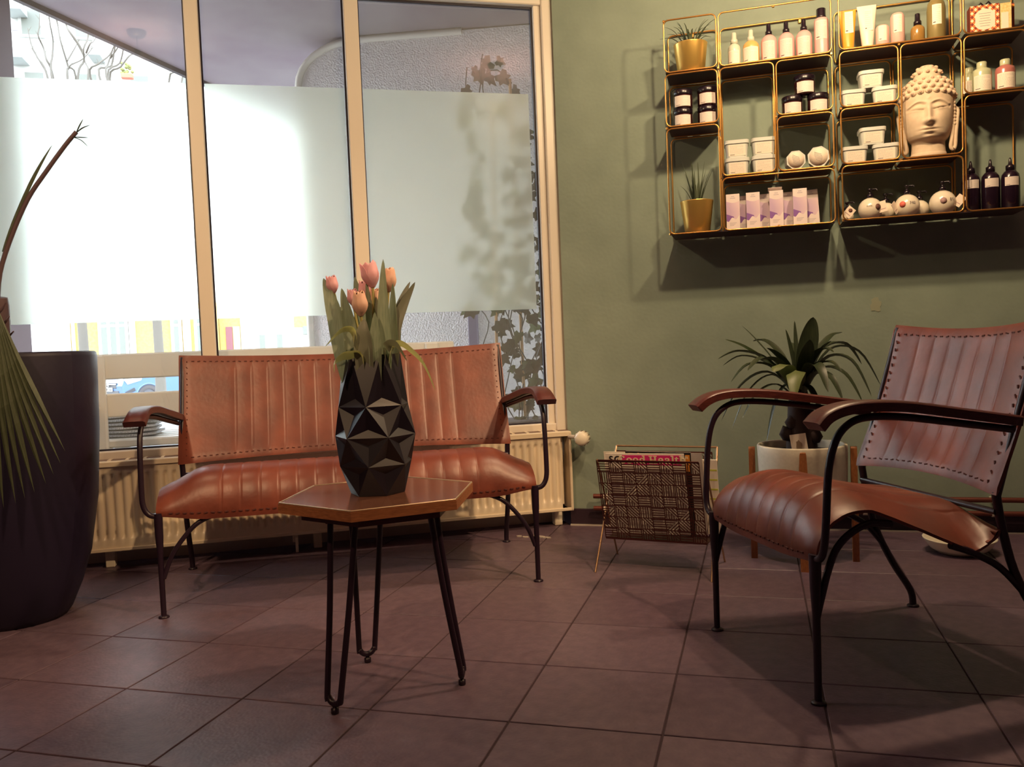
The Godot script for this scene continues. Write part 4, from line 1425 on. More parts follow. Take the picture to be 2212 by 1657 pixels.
func build_tulips() -> void:
	# head: right, height, depth, size, openness, pale?
	var heads := [
		[0.017, 0.970, 0.035, 0.062, 0.16, 0, "large open pink tulip at the top of the vase"],
		[-0.083, 0.962, 0.0, 0.044, 0.10, 0, "pink tulip at the far left of the bunch"],
		[-0.010, 0.903, 0.062, 0.060, 0.03, 1, "pale peach closed tulip at the front of the bunch"],
		[-0.031, 0.928, 0.03, 0.042, 0.10, 0, "small pink tulip left of the peach closed one"],
		[-0.008, 0.942, -0.005, 0.050, 0.08, 0, "pink tulip standing behind the peach closed one"],
		[0.018, 0.925, 0.01, 0.045, 0.06, 1, "half hidden peach tulip below the large open one"],
		[0.046, 0.962, -0.02, 0.060, 0.08, 1, "pale tulip behind the tallest leaf"]]
	for h in heads:
		var t := thing("tulip", h[6], "tulip", Vector3.ZERO, 0.0, "tulips in the black vase")
		var at := by_vase(h[0], h[1], h[2])
		var root := by_vase(h[0] * 0.25, 0.66, h[2] * 0.3)
		var mid := by_vase(h[0] * 0.55, 0.80, h[2] * 0.6)
		part("stem", tb(smooth_path([root, mid, at.lerp(mid, 0.3), at + Vector3(0, 0.004, 0)], 5), 0.0034, 7), M.stem, t)
		var lean := Basis(Vector3(0, 0, 1), -clampf(h[0] * 1.2, -0.15, 0.1)) * Basis(Vector3.RIGHT, 0.05)
		if h[0] == 0.017:
			lean = Basis(Vector3(0, 0, 1), 0.18)
		tulip_head(t, at, h[3], h[4], M.petal_pale if h[5] else M.petal, lean)
	# leaves: centre line as (right, height, depth), width, material, label
	var blade := func(t: float) -> float: return pow(sin(PI * clampf(0.22 + 0.78 * t, 0, 1)), 0.8)
	var leaves := [
		[[[-0.060, 0.80, 0.03], [-0.078, 0.905, 0.02], [-0.092, 0.955, 0.01], [-0.106, 1.000, 0.0]], 0.040, "tulip_leaf", "broad upright tulip leaf at the far left under a pink tulip"],
		[[[-0.033, 0.80, 0.04], [-0.043, 0.88, 0.03], [-0.051, 0.93, 0.03], [-0.058, 0.972, 0.03]], 0.034, "tulip_leaf", "tulip leaf with a reddish tip left of the small pink tulip"],
		[[[0.040, 0.80, 0.045], [0.040, 0.88, 0.045], [0.041, 0.96, 0.04], [0.044, 1.036, 0.035]], 0.032, "tulip_leaf", "tallest pointed tulip leaf right of the large open tulip"],
		[[[0.052, 0.80, 0.02], [0.060, 0.87, 0.01], [0.084, 0.93, 0.0], [0.113, 0.982, 0.0]], 0.034, "tulip_leaf_dark", "slanting tulip leaf reaching out to the far right"],
		[[[0.050, 0.80, 0.01], [0.060, 0.88, 0.0], [0.078, 0.94, -0.01], [0.099, 0.985, -0.02]], 0.026, "tulip_leaf_dark", "narrow slanting tulip leaf behind the far right one"],
		[[[0.055, 0.80, 0.02], [0.057, 0.88, 0.015], [0.059, 0.94, 0.01], [0.061, 0.980, 0.01]], 0.022, "tulip_leaf", "narrow upright tulip leaf right of the tallest leaf"],
		[[[-0.006, 0.80, 0.066], [-0.006, 0.84, 0.070], [-0.005, 0.87, 0.070], [-0.002, 0.896, 0.062]], 0.044, "tulip_leaf_dark", "short broad tulip leaf folded below the peach closed tulip"],
		[[[0.020, 0.80, 0.066], [0.021, 0.84, 0.068], [0.022, 0.875, 0.066], [0.023, 0.911, 0.064]], 0.030, "tulip_leaf", "short pointed tulip leaf standing at the middle front"],
		[[[-0.018, 0.82, 0.01], [-0.022, 0.90, 0.0], [-0.026, 0.96, 0.0], [-0.031, 1.000, 0.0]], 0.030, "tulip_leaf", "upright tulip leaf behind the small pink tulip"],
		[[[0.004, 0.80, 0.02], [0.005, 0.88, 0.02], [0.003, 0.94, 0.02], [-0.001, 0.988, 0.02]], 0.022, "tulip_leaf", "narrow tulip leaf between the peach tulips"],
		[[[0.024, 0.80, 0.03], [0.024, 0.86, 0.03], [0.023, 0.91, 0.03], [0.022, 0.949, 0.03]], 0.030, "tulip_leaf_dark", "dark tulip leaf in front of the half hidden peach tulip"],
		[[[-0.045, 0.80, 0.0], [-0.052, 0.86, -0.01], [-0.060, 0.90, -0.01], [-0.066, 0.94, -0.01]], 0.044, "tulip_leaf", "broad tulip leaf low on the left behind the bent one"],
		[[[0.046, 0.80, -0.01], [0.052, 0.85, -0.02], [0.058, 0.89, -0.02], [0.062, 0.925, -0.02]], 0.040, "tulip_leaf", "broad tulip leaf low on the right behind the slanting one"],
		[[[-0.022, 0.79, 0.055], [-0.024, 0.863, 0.075], [-0.042, 0.876, 0.085], [-0.066, 0.862, 0.088], [-0.092, 0.834, 0.088]], 0.022, "tulip_leaf_pale", "bent tulip leaf drooping to the left with a dark tip"],
		[[[-0.014, 0.80, 0.060], [-0.042, 0.816, 0.085], [-0.062, 0.808, 0.095], [-0.071, 0.795, 0.098], [-0.072, 0.774, 0.098]], 0.030, "tulip_leaf_pale", "pale tulip leaf folded over the vase rim at the left"],
		[[[0.040, 0.80, 0.055], [0.050, 0.830, 0.075], [0.066, 0.835, 0.085], [0.080, 0.820, 0.088], [0.095, 0.794, 0.088]], 0.022, "tulip_leaf_dark", "short dark tulip leaf curling over the rim at the right"],
		[[[0.050, 0.80, 0.04], [0.073, 0.834, 0.055], [0.104, 0.815, 0.065], [0.132, 0.782, 0.07], [0.156, 0.722, 0.07]], 0.020, "tulip_leaf_pale", "long pale tulip leaf hanging down to the right"]]
	for l in leaves:
		var pts := []
		for p in l[0]:
			pts.append(by_vase(p[0], p[1], p[2]))
		pts.push_front(by_vase(l[0][0][0] * 0.5, 0.66, l[0][0][2] * 0.5))
		var s := st()
		var across := Vector3(0.96, 0, -0.28)
		if l[0].size() > 4:
			across = Vector3(0.4, 0.55, 0.5)
		leaf(s, smooth_path(pts, 5), l[1], blade, across, 0.3)
		whole("tulip_leaf", s, M[l[2]], l[3], "leaf", Vector3.ZERO, "tulip leaves in the black vase")


# ---------------------------------------------------------------- palm in the tall planter

func build_palm() -> void:
	var c := Vector3(-1.80, 0, 0.56)
	var p := thing("tall_planter", "tall dark violet planter at the left edge", "planter", c)
	part("body", lt([Vector2(0, 0), Vector2(0.150, 0), Vector2(0.165, 0.02), Vector2(0.2, 0.1), Vector2(0.232, 0.2), Vector2(0.262, 0.38), Vector2(0.277, 0.6), Vector2(0.283, 0.845), Vector2(0.281, 0.856), Vector2(0.276, 0.860), Vector2(0.262, 0.858), Vector2(0.258, 0.84), Vector2(0.25, 0.7)], 48), M.planter, p)
	part("soil", lt([Vector2(0, 0.79), Vector2(0.2, 0.795), Vector2(0.254, 0.79), Vector2(0.254, 0.78), Vector2(0, 0.78)], 32), M.soil, p)
	var t := thing("fan_palm", "fan palm growing in the tall dark planter at the left edge", "plant", c)
	part("trunk", tb(smooth_path([Vector3(0, 0.78, 0), Vector3(0.01, 0.9, 0.02), Vector3(0.03, 1.04, 0.03)], 4), [0.05, 0.05, 0.048, 0.046, 0.045, 0.044, 0.042, 0.04, 0.035], 10), M.palm_stem, t)
	# upright stem with a folded young leaf
	var up := [[-1.765, 1.0, 0.59], [-1.752, 1.115, 0.583], [-1.714, 1.231, 0.566], [-1.661, 1.346, 0.546], [-1.603, 1.431, 0.525], [-1.544, 1.509, 0.505], [-1.508, 1.552, 0.492]]
	var pts := []
	for q in up:
		pts.append(Vector3(q[0], q[1], q[2]) - c)
	var sp := smooth_path(pts, 4)
	var rad := []
	for i in sp.size():
		rad.append(lerpf(0.0075, 0.0065, float(i) / sp.size()))
	part("leaf_stalk", tb(sp, rad, 8), M.palm_stem, t)
	var spear := func(k: float) -> float: return pow(sin(PI * clampf(0.12 + 0.88 * k, 0, 1)), 0.9)
	for e in [[[-1.508, 1.548, 0.492], [-1.495, 1.572, 0.488], [-1.486, 1.592, 0.484]], [[-1.508, 1.548, 0.492], [-1.488, 1.562, 0.486], [-1.466, 1.572, 0.478]], [[-1.52, 1.535, 0.497], [-1.496, 1.525, 0.49], [-1.474, 1.503, 0.485]], [[-1.52, 1.535, 0.497], [-1.492, 1.533, 0.487], [-1.472, 1.532, 0.483]]]:
		var a := []
		for q in e:
			a.append(Vector3(q[0], q[1], q[2]) - c)
		var s := st()
		leaf(s, smooth_path(a, 4), 0.009, spear, Vector3.ZERO, 0.4)
		part("young_leaflet", s, M.palm_leaf, t)
	var s2 := st()
	var b := []
	for q in [[-1.735, 1.17, 0.575], [-1.699, 1.259, 0.561], [-1.647, 1.374, 0.54], [-1.609, 1.446, 0.526], [-1.575, 1.503, 0.514]]:
		b.append(Vector3(q[0] - 0.008, q[1] + 0.012, q[2]) - c)
	leaf(s2, smooth_path(b, 4), 0.014, spear, Vector3(0.9, 0.3, -0.2), 0.5)
	part("folded_leaf", s2, M.palm_leaf, t)
	# hanging pleated fan: fingers part from about two thirds of their length
	var apex := Vector3(-1.531, 1.007, 0.816) - c
	part("leaf_stalk", tb(smooth_path([Vector3(0.03, 1.0, 0.03), Vector3(0.12, 1.12, 0.12), Vector3(0.22, 1.10, 0.22), apex], 5), 0.007, 8), M.palm_stem, t)
	var tips := [[-1.72, 0.52, 0.93], [-1.675, 0.49, 0.925], [-1.63, 0.47, 0.92], [-1.59, 0.458, 0.915], [-1.554, 0.448, 0.91], [-1.515, 0.434, 0.899], [-1.471, 0.428, 0.887], [-1.439, 0.439, 0.877], [-1.412, 0.451, 0.871], [-1.384, 0.468, 0.865], [-1.356, 0.490, 0.852], [-1.334, 0.515, 0.846], [-1.316, 0.545, 0.838], [-1.303, 0.578, 0.832]]
	for i in tips.size():
		var tip := Vector3(tips[i][0], tips[i][1], tips[i][2]) - c
		var prev := Vector3(tips[maxi(i - 1, 0)][0], tips[maxi(i - 1, 0)][1], tips[maxi(i - 1, 0)][2]) - c
		var next := Vector3(tips[mini(i + 1, 13)][0], tips[mini(i + 1, 13)][1], tips[mini(i + 1, 13)][2]) - c
		if i == 0:
			prev = tip - (next - tip)
		if i == 13:
			next = tip + (tip - prev)
		var s := st()
		s.set_smooth_group(-1)
		var rows := []
		for k in 9:
			var f := [0.02, 0.2, 0.4, 0.55, 0.66, 0.76, 0.86, 0.94, 1.0][k] as float
			var open := 1.0 if f < 0.66 else (1.0 - f) / 0.34 * 0.86
			var bow := Vector3(0.06, 0.02, 0.09) * sin(f * PI) * 0.55
			var mid := apex.lerp(tip, f) + bow
			var l := mid + (apex.lerp((prev + tip) * 0.5, f) - apex.lerp(tip, f)) * open
			var r := mid + (apex.lerp((next + tip) * 0.5, f) - apex.lerp(tip, f)) * open
			var ridge := Vector3(0.3, 0, 0.95) * 0.011 * open * minf(f * 2.0, 1.0)
			rows.append([l - ridge * 0.5, mid + ridge * 0.5, r - ridge * 0.5])
		for k in 8:
			for j in 2:
				quad_out(s, rows[k][j], rows[k + 1][j], rows[k + 1][j + 1], rows[k][j + 1], Vector3(0.3, 0, 0.95))
		part("leaf_finger", s, M.palm_leaf, t)
	for e in [[-1.517, 0.963, 0.782], [-1.505, 0.92, 0.782], [-1.525, 1.003, 0.784]]:
		var q := Vector3(e[0], e[1], e[2]) - c
		var from := Vector3(-1.556, e[1] - 0.035, 0.79) - c
		part("thorn", tb([from, from.lerp(q, 0.6) + Vector3(0, -0.004, 0), q], [0.006, 0.004, 0.0015], 6), M.palm_stem, t)


# ---------------------------------------------------------------- magazine rack

func build_rack() -> void:
	var o := Vector3(0.191, 0, -0.32)
	var turn := atan2(-0.166, 0.986)
	var r := thing("magazine_rack", "copper coloured pierced metal magazine rack beside the radiator", "magazine rack", o, turn)
	var hw := 0.184
	# pierced panels: strips left standing between slots, cell by cell
	for side in [1.0, -1.0]:
		var low := Vector3(-0.004, 0.108, 0.052 * side)
		var up := Vector3(-0.012, 0.398 if side > 0 else 0.405, 0.104 * side)
		var y := (up - low).normalized()
		var x := Vector3.RIGHT
		var xf := Transform3D(Basis(x, y, x.cross(y)), low)
		var H := (up - low).length()
		var cols := 8
		var rows := 7
		var cw := hw * 2.0 / cols
		var chh := H / rows
		var s := st()
		rng.seed = 44
		for i in cols:
			for j in rows:
				var a := Vector2(-hw + i * cw, j * chh)
				var b := a + Vector2(cw, chh)
				var kind := (i * 3 + j * 5 + (i * j) % 3) % 6
				var regions := []
				if kind == 0:
					regions = [[PackedVector2Array([a, Vector2(b.x, a.y), b, Vector2(a.x, b.y)]), 0.0]]
				elif kind == 1:
					regions = [[PackedVector2Array([a, Vector2(b.x, a.y), b, Vector2(a.x, b.y)]), PI * 0.5]]
				elif kind in [2, 3]:
					regions = [[PackedVector2Array([a, Vector2(b.x, a.y), Vector2(a.x, b.y)]), PI * 0.5], [PackedVector2Array([b, Vector2(a.x, b.y), Vector2(b.x, a.y)]), -PI * 0.25]]
				elif kind == 4:
					regions = [[PackedVector2Array([a, Vector2(b.x, a.y), b]), PI * 0.25], [PackedVector2Array([a, b, Vector2(a.x, b.y)]), 0.0]]
				else:
					regions = [[PackedVector2Array([a, Vector2(b.x, a.y), b, Vector2(a.x, b.y)]), -PI * 0.25]]
				for rg in regions:
					var d := Vector2(cos(rg[1]), sin(rg[1]))
					var n := Vector2(-d.y, d.x)
					var m := (a + b) * 0.5
					for k in range(-5, 6):
						var p := m + n * k * 0.0086
						var bar := PackedVector2Array([p - d * 0.08 - n * 0.0016, p + d * 0.08 - n * 0.0016, p + d * 0.08 + n * 0.0016, p - d * 0.08 + n * 0.0016])
						for cut in Geometry2D.intersect_polygons(bar, rg[0]):
							if area(cut) > 2e-6:
								extrude(s, cut, 0.0012, xf)
		for i in cols + 1:
			box(s, xf * Vector3(-hw + i * cw, H * 0.5, 0), Vector3(0.003, H, 0.0012), 0.0, xf.basis)
		for j in rows + 1:
			box(s, xf * Vector3(0, j * chh, 0), Vector3(hw * 2.0, 0.003 if j > 0 and j < rows else 0.006, 0.0014), 0.0, xf.basis)
		part("pierced_panel", s, M.rack_metal, r)
	part("base_plate", bx(Vector3(hw * 2, 0.002, 0.104), 0.0, Vector3(-0.004, 0.107, 0)), M.rack_metal, r)
	# crossed rods: front feet rise to the back, back feet to the front
	for sx in [-1.0, 1.0]:
		part("leg_rod", tb([Vector3(sx * 0.207 + 0.004, 0.0, 0.136), Vector3(sx * 0.19, 0.425, -0.108)], 0.0038, 8), M.rack_rod, r)
		part("leg_rod", tb([Vector3(sx * 0.205 - 0.006, 0.0, -0.138), Vector3(sx * 0.192, 0.402, 0.106)], 0.0036, 8), M.rack_rod, r)
	part("back_wire", tb([Vector3(-0.19, 0.425, -0.108), Vector3(0.19, 0.425, -0.108)], 0.0036, 8), M.rack_rod, r)
	part("front_wire", tb([Vector3(-0.196, 0.4, 0.105), Vector3(0.17, 0.4, 0.105)], 0.002, 8), M.rack_metal, r)
	# magazines, front to back
	var mags := [
		[Vector3(-0.022, 0.268, 0.0655), Vector3(0.285, 0.298, 0.006), 0.012, "paper", "white health magazine with a pink masthead in the rack"],
		[Vector3(0.02, 0.268, 0.048), Vector3(0.235, 0.308, 0.006), -0.008, "ink", "black magazine with orange lettering in the rack"],
		[Vector3(-0.072, 0.266, 0.032), Vector3(0.22, 0.304, 0.005), 0.008, "paper", "plain white magazine behind the black one in the rack"],
		[Vector3(0.085, 0.264, 0.014), Vector3(0.17, 0.30, 0.005), 0.012, "paper_grey", "grey magazine at the back right of the rack"],
		[Vector3(0.120, 0.252, -0.005), Vector3(0.19, 0.275, 0.008), 0.0, "paper", "white and lime magazine at the right front of the rack"]]
	for k in mags.size():
		var g: Array = mags[k]
		var m := thing("magazine", g[4], "magazine", o + Basis(Vector3.UP, turn) * g[0] + Vector3(0, 0.010, 0), turn, "magazines in the rack")
		m.rotation = Vector3(0.165, turn, g[2])
		part("pages", bx(g[1] - Vector3(0.002, 0.002, 0.001), 0.0005), M.paper, m)
		part("cover", bx(Vector3(g[1].x, g[1].y, 0.0008), 0.0, Vector3(0, 0, g[1].z * 0.5)), M[g[3]], m)
		var f: float = g[1].z * 0.5 + 0.0006
		if k == 0:
			part("masthead", bx(Vector3(0.212, 0.036, 0.0006), 0.0, Vector3(0.026, 0.125, f)), M.pink, m)
			lettering("Good Health", 0.028, M.cream_ink, m, Transform3D(Basis(), Vector3(0.026, 0.125, f + 0.0008)), true, 1.05)
			lettering("SG", 0.026, M.ink, m, Transform3D(Basis(), Vector3(-0.108, 0.127, f + 0.0006)))
		elif k == 1:
			lettering("BERLINER", 0.010, M.cream_ink, m, Transform3D(Basis(), Vector3(0.055, 0.135, f + 0.0004)), false, 1.7)
			lettering("Lin", 0.034, M.orange_ink, m, Transform3D(Basis(), Vector3(-0.07, 0.128, f + 0.0004)), true)
			part("orange_spine_print", bx(Vector3(0.016, 0.06, 0.0006), 0.0, Vector3(0.105, 0.115, f)), M.orange_ink, m)
		elif k == 4:
			for q in 4:
				part("lime_print", bx(Vector3(0.03, 0.006, 0.0006), 0.0, Vector3(0.078, 0.10 - 0.035 * q, f)), M.lime_ink, m)


# ---------------------------------------------------------------- dracaena in the white pot

func build_fern() -> void:
	var c := Vector3(0.690, 0, -0.50)
	var sd := thing("plant_stand", "four-legged wooden plant stand under the white pot", "plant stand", c)
	for k in 4:
		var a := PI * 0.5 * k + 0.03
		var out := Vector3(cos(a), 0, sin(a))
		var B := Basis(Vector3(-sin(a), 0, cos(a)), Vector3.UP, -out)
		var s := st()
		var top := []
		var bot := []
		for e in [[0.0, 0.016], [0.2, 0.017], [0.35, 0.014], [0.405, 0.011], [0.412, 0.009]]:
			top.append([out * (0.174 + 0.012) + B.x * -e[1] + Vector3(0, e[0], 0), out * 0.186 + B.x * e[1] + Vector3(0, e[0], 0)])
			bot.append([out * (0.174 - 0.010) + B.x * -e[1] + Vector3(0, e[0], 0), out * 0.164 + B.x * e[1] + Vector3(0, e[0], 0)])
		shell(s, top, bot)
		part("leg", s, M.stand_wood, sd)
	part("cross_bar", bx(Vector3(0.33, 0.028, 0.022), 0.003, Vector3(0, 0.205, 0)), M.stand_wood, sd)
	part("cross_bar", bx(Vector3(0.022, 0.028, 0.33), 0.003, Vector3(0, 0.204, 0)), M.stand_wood, sd)
	var p := thing("white_pot", "round white ceramic pot on the wooden plant stand", "pot", c + Vector3(0, 0.2195, 0))
	part("body", lt([Vector2(0, 0), Vector2(0.135, 0), Vector2(0.148, 0.008), Vector2(0.152, 0.03), Vector2(0.156, 0.17), Vector2(0.157, 0.198), Vector2(0.155, 0.203), Vector2(0.147, 0.203), Vector2(0.144, 0.198), Vector2(0.143, 0.16)], 48), M.white_pot, p)
	part("soil", lt([Vector2(0, 0.178), Vector2(0.143, 0.174), Vector2(0.143, 0.16), Vector2(0, 0.16)], 28), M.soil, p)
	var card := thing("plant_card", "small white card leaning in the white pot", "card", c + Vector3(-0.012, 0.43, 0.085))
	card.rotation = Vector3(-0.15, 0.1, 0.12)
	part("card_sheet", bx(Vector3(0.055, 0.075, 0.0015), 0.0), M.card, card)
	part("print", ex(blob(0.011, 0.022, 3), 0.0006, Transform3D(Basis(), Vector3(0.0, -0.006, 0.0011))), M.table_rim, card)
	var d := thing("dracaena", "dark green long-leaved plant in the white pot", "plant", c)
	part("trunk", tb(smooth_path([Vector3(0, 0.39, 0), Vector3(0.0, 0.47, 0.0), Vector3(-0.005, 0.56, 0), Vector3(-0.005, 0.64, 0)], 4), [0.055, 0.055, 0.054, 0.053, 0.05, 0.047, 0.045, 0.042, 0.04, 0.036, 0.032, 0.028, 0.02], 12), M.trunk_dark, d)
	for e in [[-0.05, 0.46], [-0.03, 0.5], [0.045, 0.45], [0.03, 0.52]]:
		part("leaf_scar", lt([Vector2(0, -0.03), Vector2(0.022, -0.015), Vector2(0.026, 0.01), Vector2(0, 0.035)], 8, Transform3D(Basis(Vector3(0, 0, 1), -e[0] * 8.0), Vector3(e[0], e[1], 0.02))), M.trunk_dark, d)
	# leaf tips (x, y, z about the pot axis), rise of the arc, width
	var tips := [
		[0.051, 0.879, 0.0, 0.02, 0.058], [-0.012, 0.87, -0.04, 0.0, 0.014], [-0.2, 0.862, -0.06, 0.02, 0.012], [-0.258, 0.812, 0.04, 0.03, 0.034], [-0.285, 0.741, 0.06, 0.06, 0.030], [-0.272, 0.713, -0.03, 0.07, 0.022], [-0.24, 0.657, 0.10, 0.08, 0.026],
		[-0.114, 0.776, 0.10, 0.02, 0.034], [-0.095, 0.694, 0.16, 0.05, 0.044], [0.107, 0.792, 0.05, 0.03, 0.030], [0.110, 0.752, 0.09, 0.05, 0.030], [0.132, 0.682, 0.13, 0.06, 0.026], [0.230, 0.594, 0.08, 0.13, 0.032], [0.275, 0.622, -0.03, 0.13, 0.026],
		[0.195, 0.578, 0.13, 0.09, 0.028], [0.128, 0.590, 0.17, 0.08, 0.030], [-0.280, 0.512, 0.03, 0.10, 0.028], [-0.242, 0.485, 0.07, 0.10, 0.016], [-0.203, 0.528, 0.10, 0.07, 0.018], [-0.122, 0.440, 0.08, 0.08, 0.018], [0.065, 0.525, 0.12, 0.04, 0.022],
		[-0.045, 0.84, -0.02, 0.01, 0.03], [0.03, 0.80, 0.12, 0.02, 0.046], [-0.16, 0.80, -0.12, 0.05, 0.034], [0.16, 0.82, -0.14, 0.05, 0.034], [0.0, 0.76, -0.22, 0.07, 0.036], [-0.18, 0.70, 0.18, 0.06, 0.036], [0.08, 0.62, 0.2, 0.09, 0.036], [-0.03, 0.60, 0.2, 0.08, 0.05], [0.22, 0.70, -0.1, 0.1, 0.03]]
	var blade := func(t: float) -> float: return pow(sin(PI * clampf(0.10 + 0.90 * t, 0, 1)), 0.75)
	for k in tips.size():
		var e: Array = tips[k]
		var root := Vector3(e[0] * 0.05 - 0.005, 0.60 + 0.02 * sin(k * 2.0), e[2] * 0.05)
		var tip := Vector3(e[0], e[1], e[2])
		var p1 := root.lerp(tip, 0.35) + Vector3(0, e[3] + 0.01, 0)
		var p2 := root.lerp(tip, 0.72) + Vector3(0, e[3], 0)
		var s := st()
		var across := Vector3.ZERO
		if e[4] > 0.04:
			across = Vector3(0.96, 0.1, -0.28)
		leaf(s, smooth_path([root, p1, p2, tip], 5), e[4] * 1.25, blade, across, 0.35)
		part("leaf", s, M.dracaena_pale if k in [8, 3, 28] else M.dracaena, d)


# ---------------------------------------------------------------- pendant lamps

func build_lamps() -> void:
	var spots := [[Vector3(0.97, 2.234, -0.03), "bare globe bulb hanging in front of the wall shelves", 0.75], [Vector3(0.58, 2.353, 0.22), "bare globe bulb hanging above the magazine rack", 1.0], [Vector3(-1.35, 2.42, 1.0), "bare globe bulb hanging at the left near the window", 0.5]]
	for e in spots:
		var p: Vector3 = e[0]
		var l := thing("pendant_lamp", e[1], "lamp", p, 0.0, "pendant lamps")
		part("cord", tb([Vector3(0, 0.085, 0), Vector3(0, 2.6 - p.y, 0)], 0.003, 6), M.lamp_cap, l)
		part("socket", lt([Vector2(0, 0.03), Vector2(0.016, 0.03), Vector2(0.018, 0.035), Vector2(0.018, 0.08), Vector2(0.008, 0.092), Vector2(0, 0.092)], 14), M.lamp_cap, l)
		part("ceiling_rose", lt([Vector2(0, -0.03), Vector2(0.04, -0.028), Vector2(0.05, -0.01), Vector2(0.05, 0), Vector2(0, 0)], 20, Transform3D(Basis(), Vector3(0, 2.6 - p.y, 0))), M.lamp_cap, l)
		var bulb := part("bulb", lt([Vector2(0, -0.035), Vector2(0.0175, -0.030), Vector2(0.030, -0.0175), Vector2(0.035, 0), Vector2(0.030, 0.0175), Vector2(0.0175, 0.030), Vector2(0.012, 0.036), Vector2(0, 0.036)], 20), M.bulb, l)
		var o := OmniLight3D.new()
		o.name = "lamp_light"
		o.light_color = Color(1.0, 0.87, 0.68)
		o.light_energy = e[2]
		o.light_size = 0.035
		o.omni_range = 12.0
		o.omni_attenuation = 2.0
		o.shadow_enabled = true
		l.add_child(o)
	# ceiling spotlights: one behind the viewer turned to the window, one at the right turned to the bench
	var heads := [
		[Vector3(-0.5, 2.46, 3.0), Vector3(-1.5, 0.5, 0.1), 3.0, 33.0, "black ceiling spotlight in the rear turned towards the window"],
		[Vector3(1.5, 2.46, 1.3), Vector3(-0.55, 0.55, 0.0), 4.2, 27.0, "black ceiling spotlight above the armchair turned towards the leather bench"]]
	for e in heads:
		var at: Vector3 = e[0]
		var aim: Vector3 = (e[1] - at).normalized()
		var h := thing("ceiling_spotlight", e[4], "lamp", at, 0.0, "ceiling spotlights")
		var z := -aim
		var x := Vector3.UP.cross(z).normalized()
		var B := Basis(x, z.cross(x), z) * Basis(Vector3.RIGHT, PI / 2)
		part("head", lt([Vector2(0, 0.09), Vector2(0.03, 0.09), Vector2(0.045, 0.075), Vector2(0.05, 0.0), Vector2(0.05, -0.03), Vector2(0.045, -0.03), Vector2(0.042, 0.02)], 24, Transform3D(B, Vector3.ZERO)), M.lamp_cap, h)
		part("lens_glow", lt([Vector2(0, -0.004), Vector2(0.041, -0.004), Vector2(0.041, 0.004), Vector2(0, 0.004)], 20, Transform3D(B, Vector3.ZERO)), M.bulb, h)
		part("arm", tb([Vector3(0, 0.02, 0.02), Vector3(0, 0.08, 0.04), Vector3(0, 0.14, 0.04)], 0.008, 8), M.lamp_cap, h)
		var sp := SpotLight3D.new()
		sp.name = "spot_light"
		h.add_child(sp)
		sp.basis = Basis(x, z.cross(x), z)
		sp.position = aim * 0.04
		sp.light_color = Color(1.0, 0.82, 0.62)
		sp.light_energy = e[2]
		sp.light_size = 0.04
		sp.spot_angle = e[3]
		sp.spot_angle_attenuation = 1.0
		sp.spot_range = 12.0
		sp.spot_attenuation = 2.0
		sp.shadow_enabled = true


# ---------------------------------------------------------------- brass wire shelves

const ROWS := [1.243, 1.4595, 1.676, 1.8925, 2.109]
const FRONT := -0.804
const BACK := -0.992


func shelf_unit(x0: float, pitch: float, dy: float, cells: Array, label: String) -> void:
	var u := thing("wire_shelf", label, "shelf", Vector3(x0, dy, 0), 0.0, "brass wire wall shelves")
	for c in cells:
		var a := Vector2(c[0] * pitch, ROWS[c[1]])
		var b := Vector2((c[0] + c[2]) * pitch, ROWS[c[1] + c[3]])
		var mid := (a + b) * 0.5
		var size := b - a - Vector2(0.0095, 0.0095)
		for z in [FRONT, BACK]:
			var pts := []
			for q in rounded(size.x, size.y, 0.020, 4):
				pts.append(Vector3(mid.x + q.x, mid.y + q.y, z))
			part("front_frame" if z == FRONT else "back_frame", tb(pts, 0.0032, 6, true), M.brass, u)
		part("shelf_board", bx(Vector3(size.x - 0.004, 0.002, FRONT - BACK), 0.0, Vector3(mid.x, a.y + 0.0055, (FRONT + BACK) * 0.5)), M.board, u)
	part("lower_board", bx(Vector3(3 * pitch - 0.02, 0.002, FRONT - BACK), 0.0, Vector3(1.5 * pitch, ROWS[0] + 0.0015, (FRONT + BACK) * 0.5)), M.board, u)
	for k in 4:
		for j in 5:
			if (k + j) % 2 == 0:
				part("joint", bx(Vector3(0.010, 0.010, 0.012), 0.002, Vector3(clampf(k * pitch, 0.006, 3 * pitch - 0.006), clampf(ROWS[j], ROWS[0] + 0.006, ROWS[4] - 0.006), FRONT - 0.007)), M.brass, u)
	for k in [0.5, 2.5]:
		part("wall_hook", bx(Vector3(0.012, 0.02, 0.012), 0.002, Vector3(k * pitch, ROWS[4] - 0.012, BACK - 0.006)), M.brass, u)


func build_shelves() -> void:
	shelf_unit(0.211, 0.2145, 0.0, [[0, 3, 1, 1], [1, 3, 2, 1], [0, 2, 1, 1], [1, 1, 1, 2], [2, 2, 1, 1], [2, 1, 1, 1], [0, 0, 1, 2], [1, 0, 2, 1]], "left brass wire wall shelf with two gold plant pots")
	shelf_unit(0.873, 0.2155, 0.004, [[0, 3, 2, 1], [2, 3, 1, 1], [0, 2, 1, 1], [1, 1, 1, 2], [2, 2, 1, 1], [0, 1, 1, 1], [0, 0, 2, 1], [2, 0, 1, 2]], "right brass wire wall shelf holding the stone head")


func on_shelf(row: int, right: bool) -> float:
	return ROWS[row] + 0.0066 + (0.004 if right else 0.0)


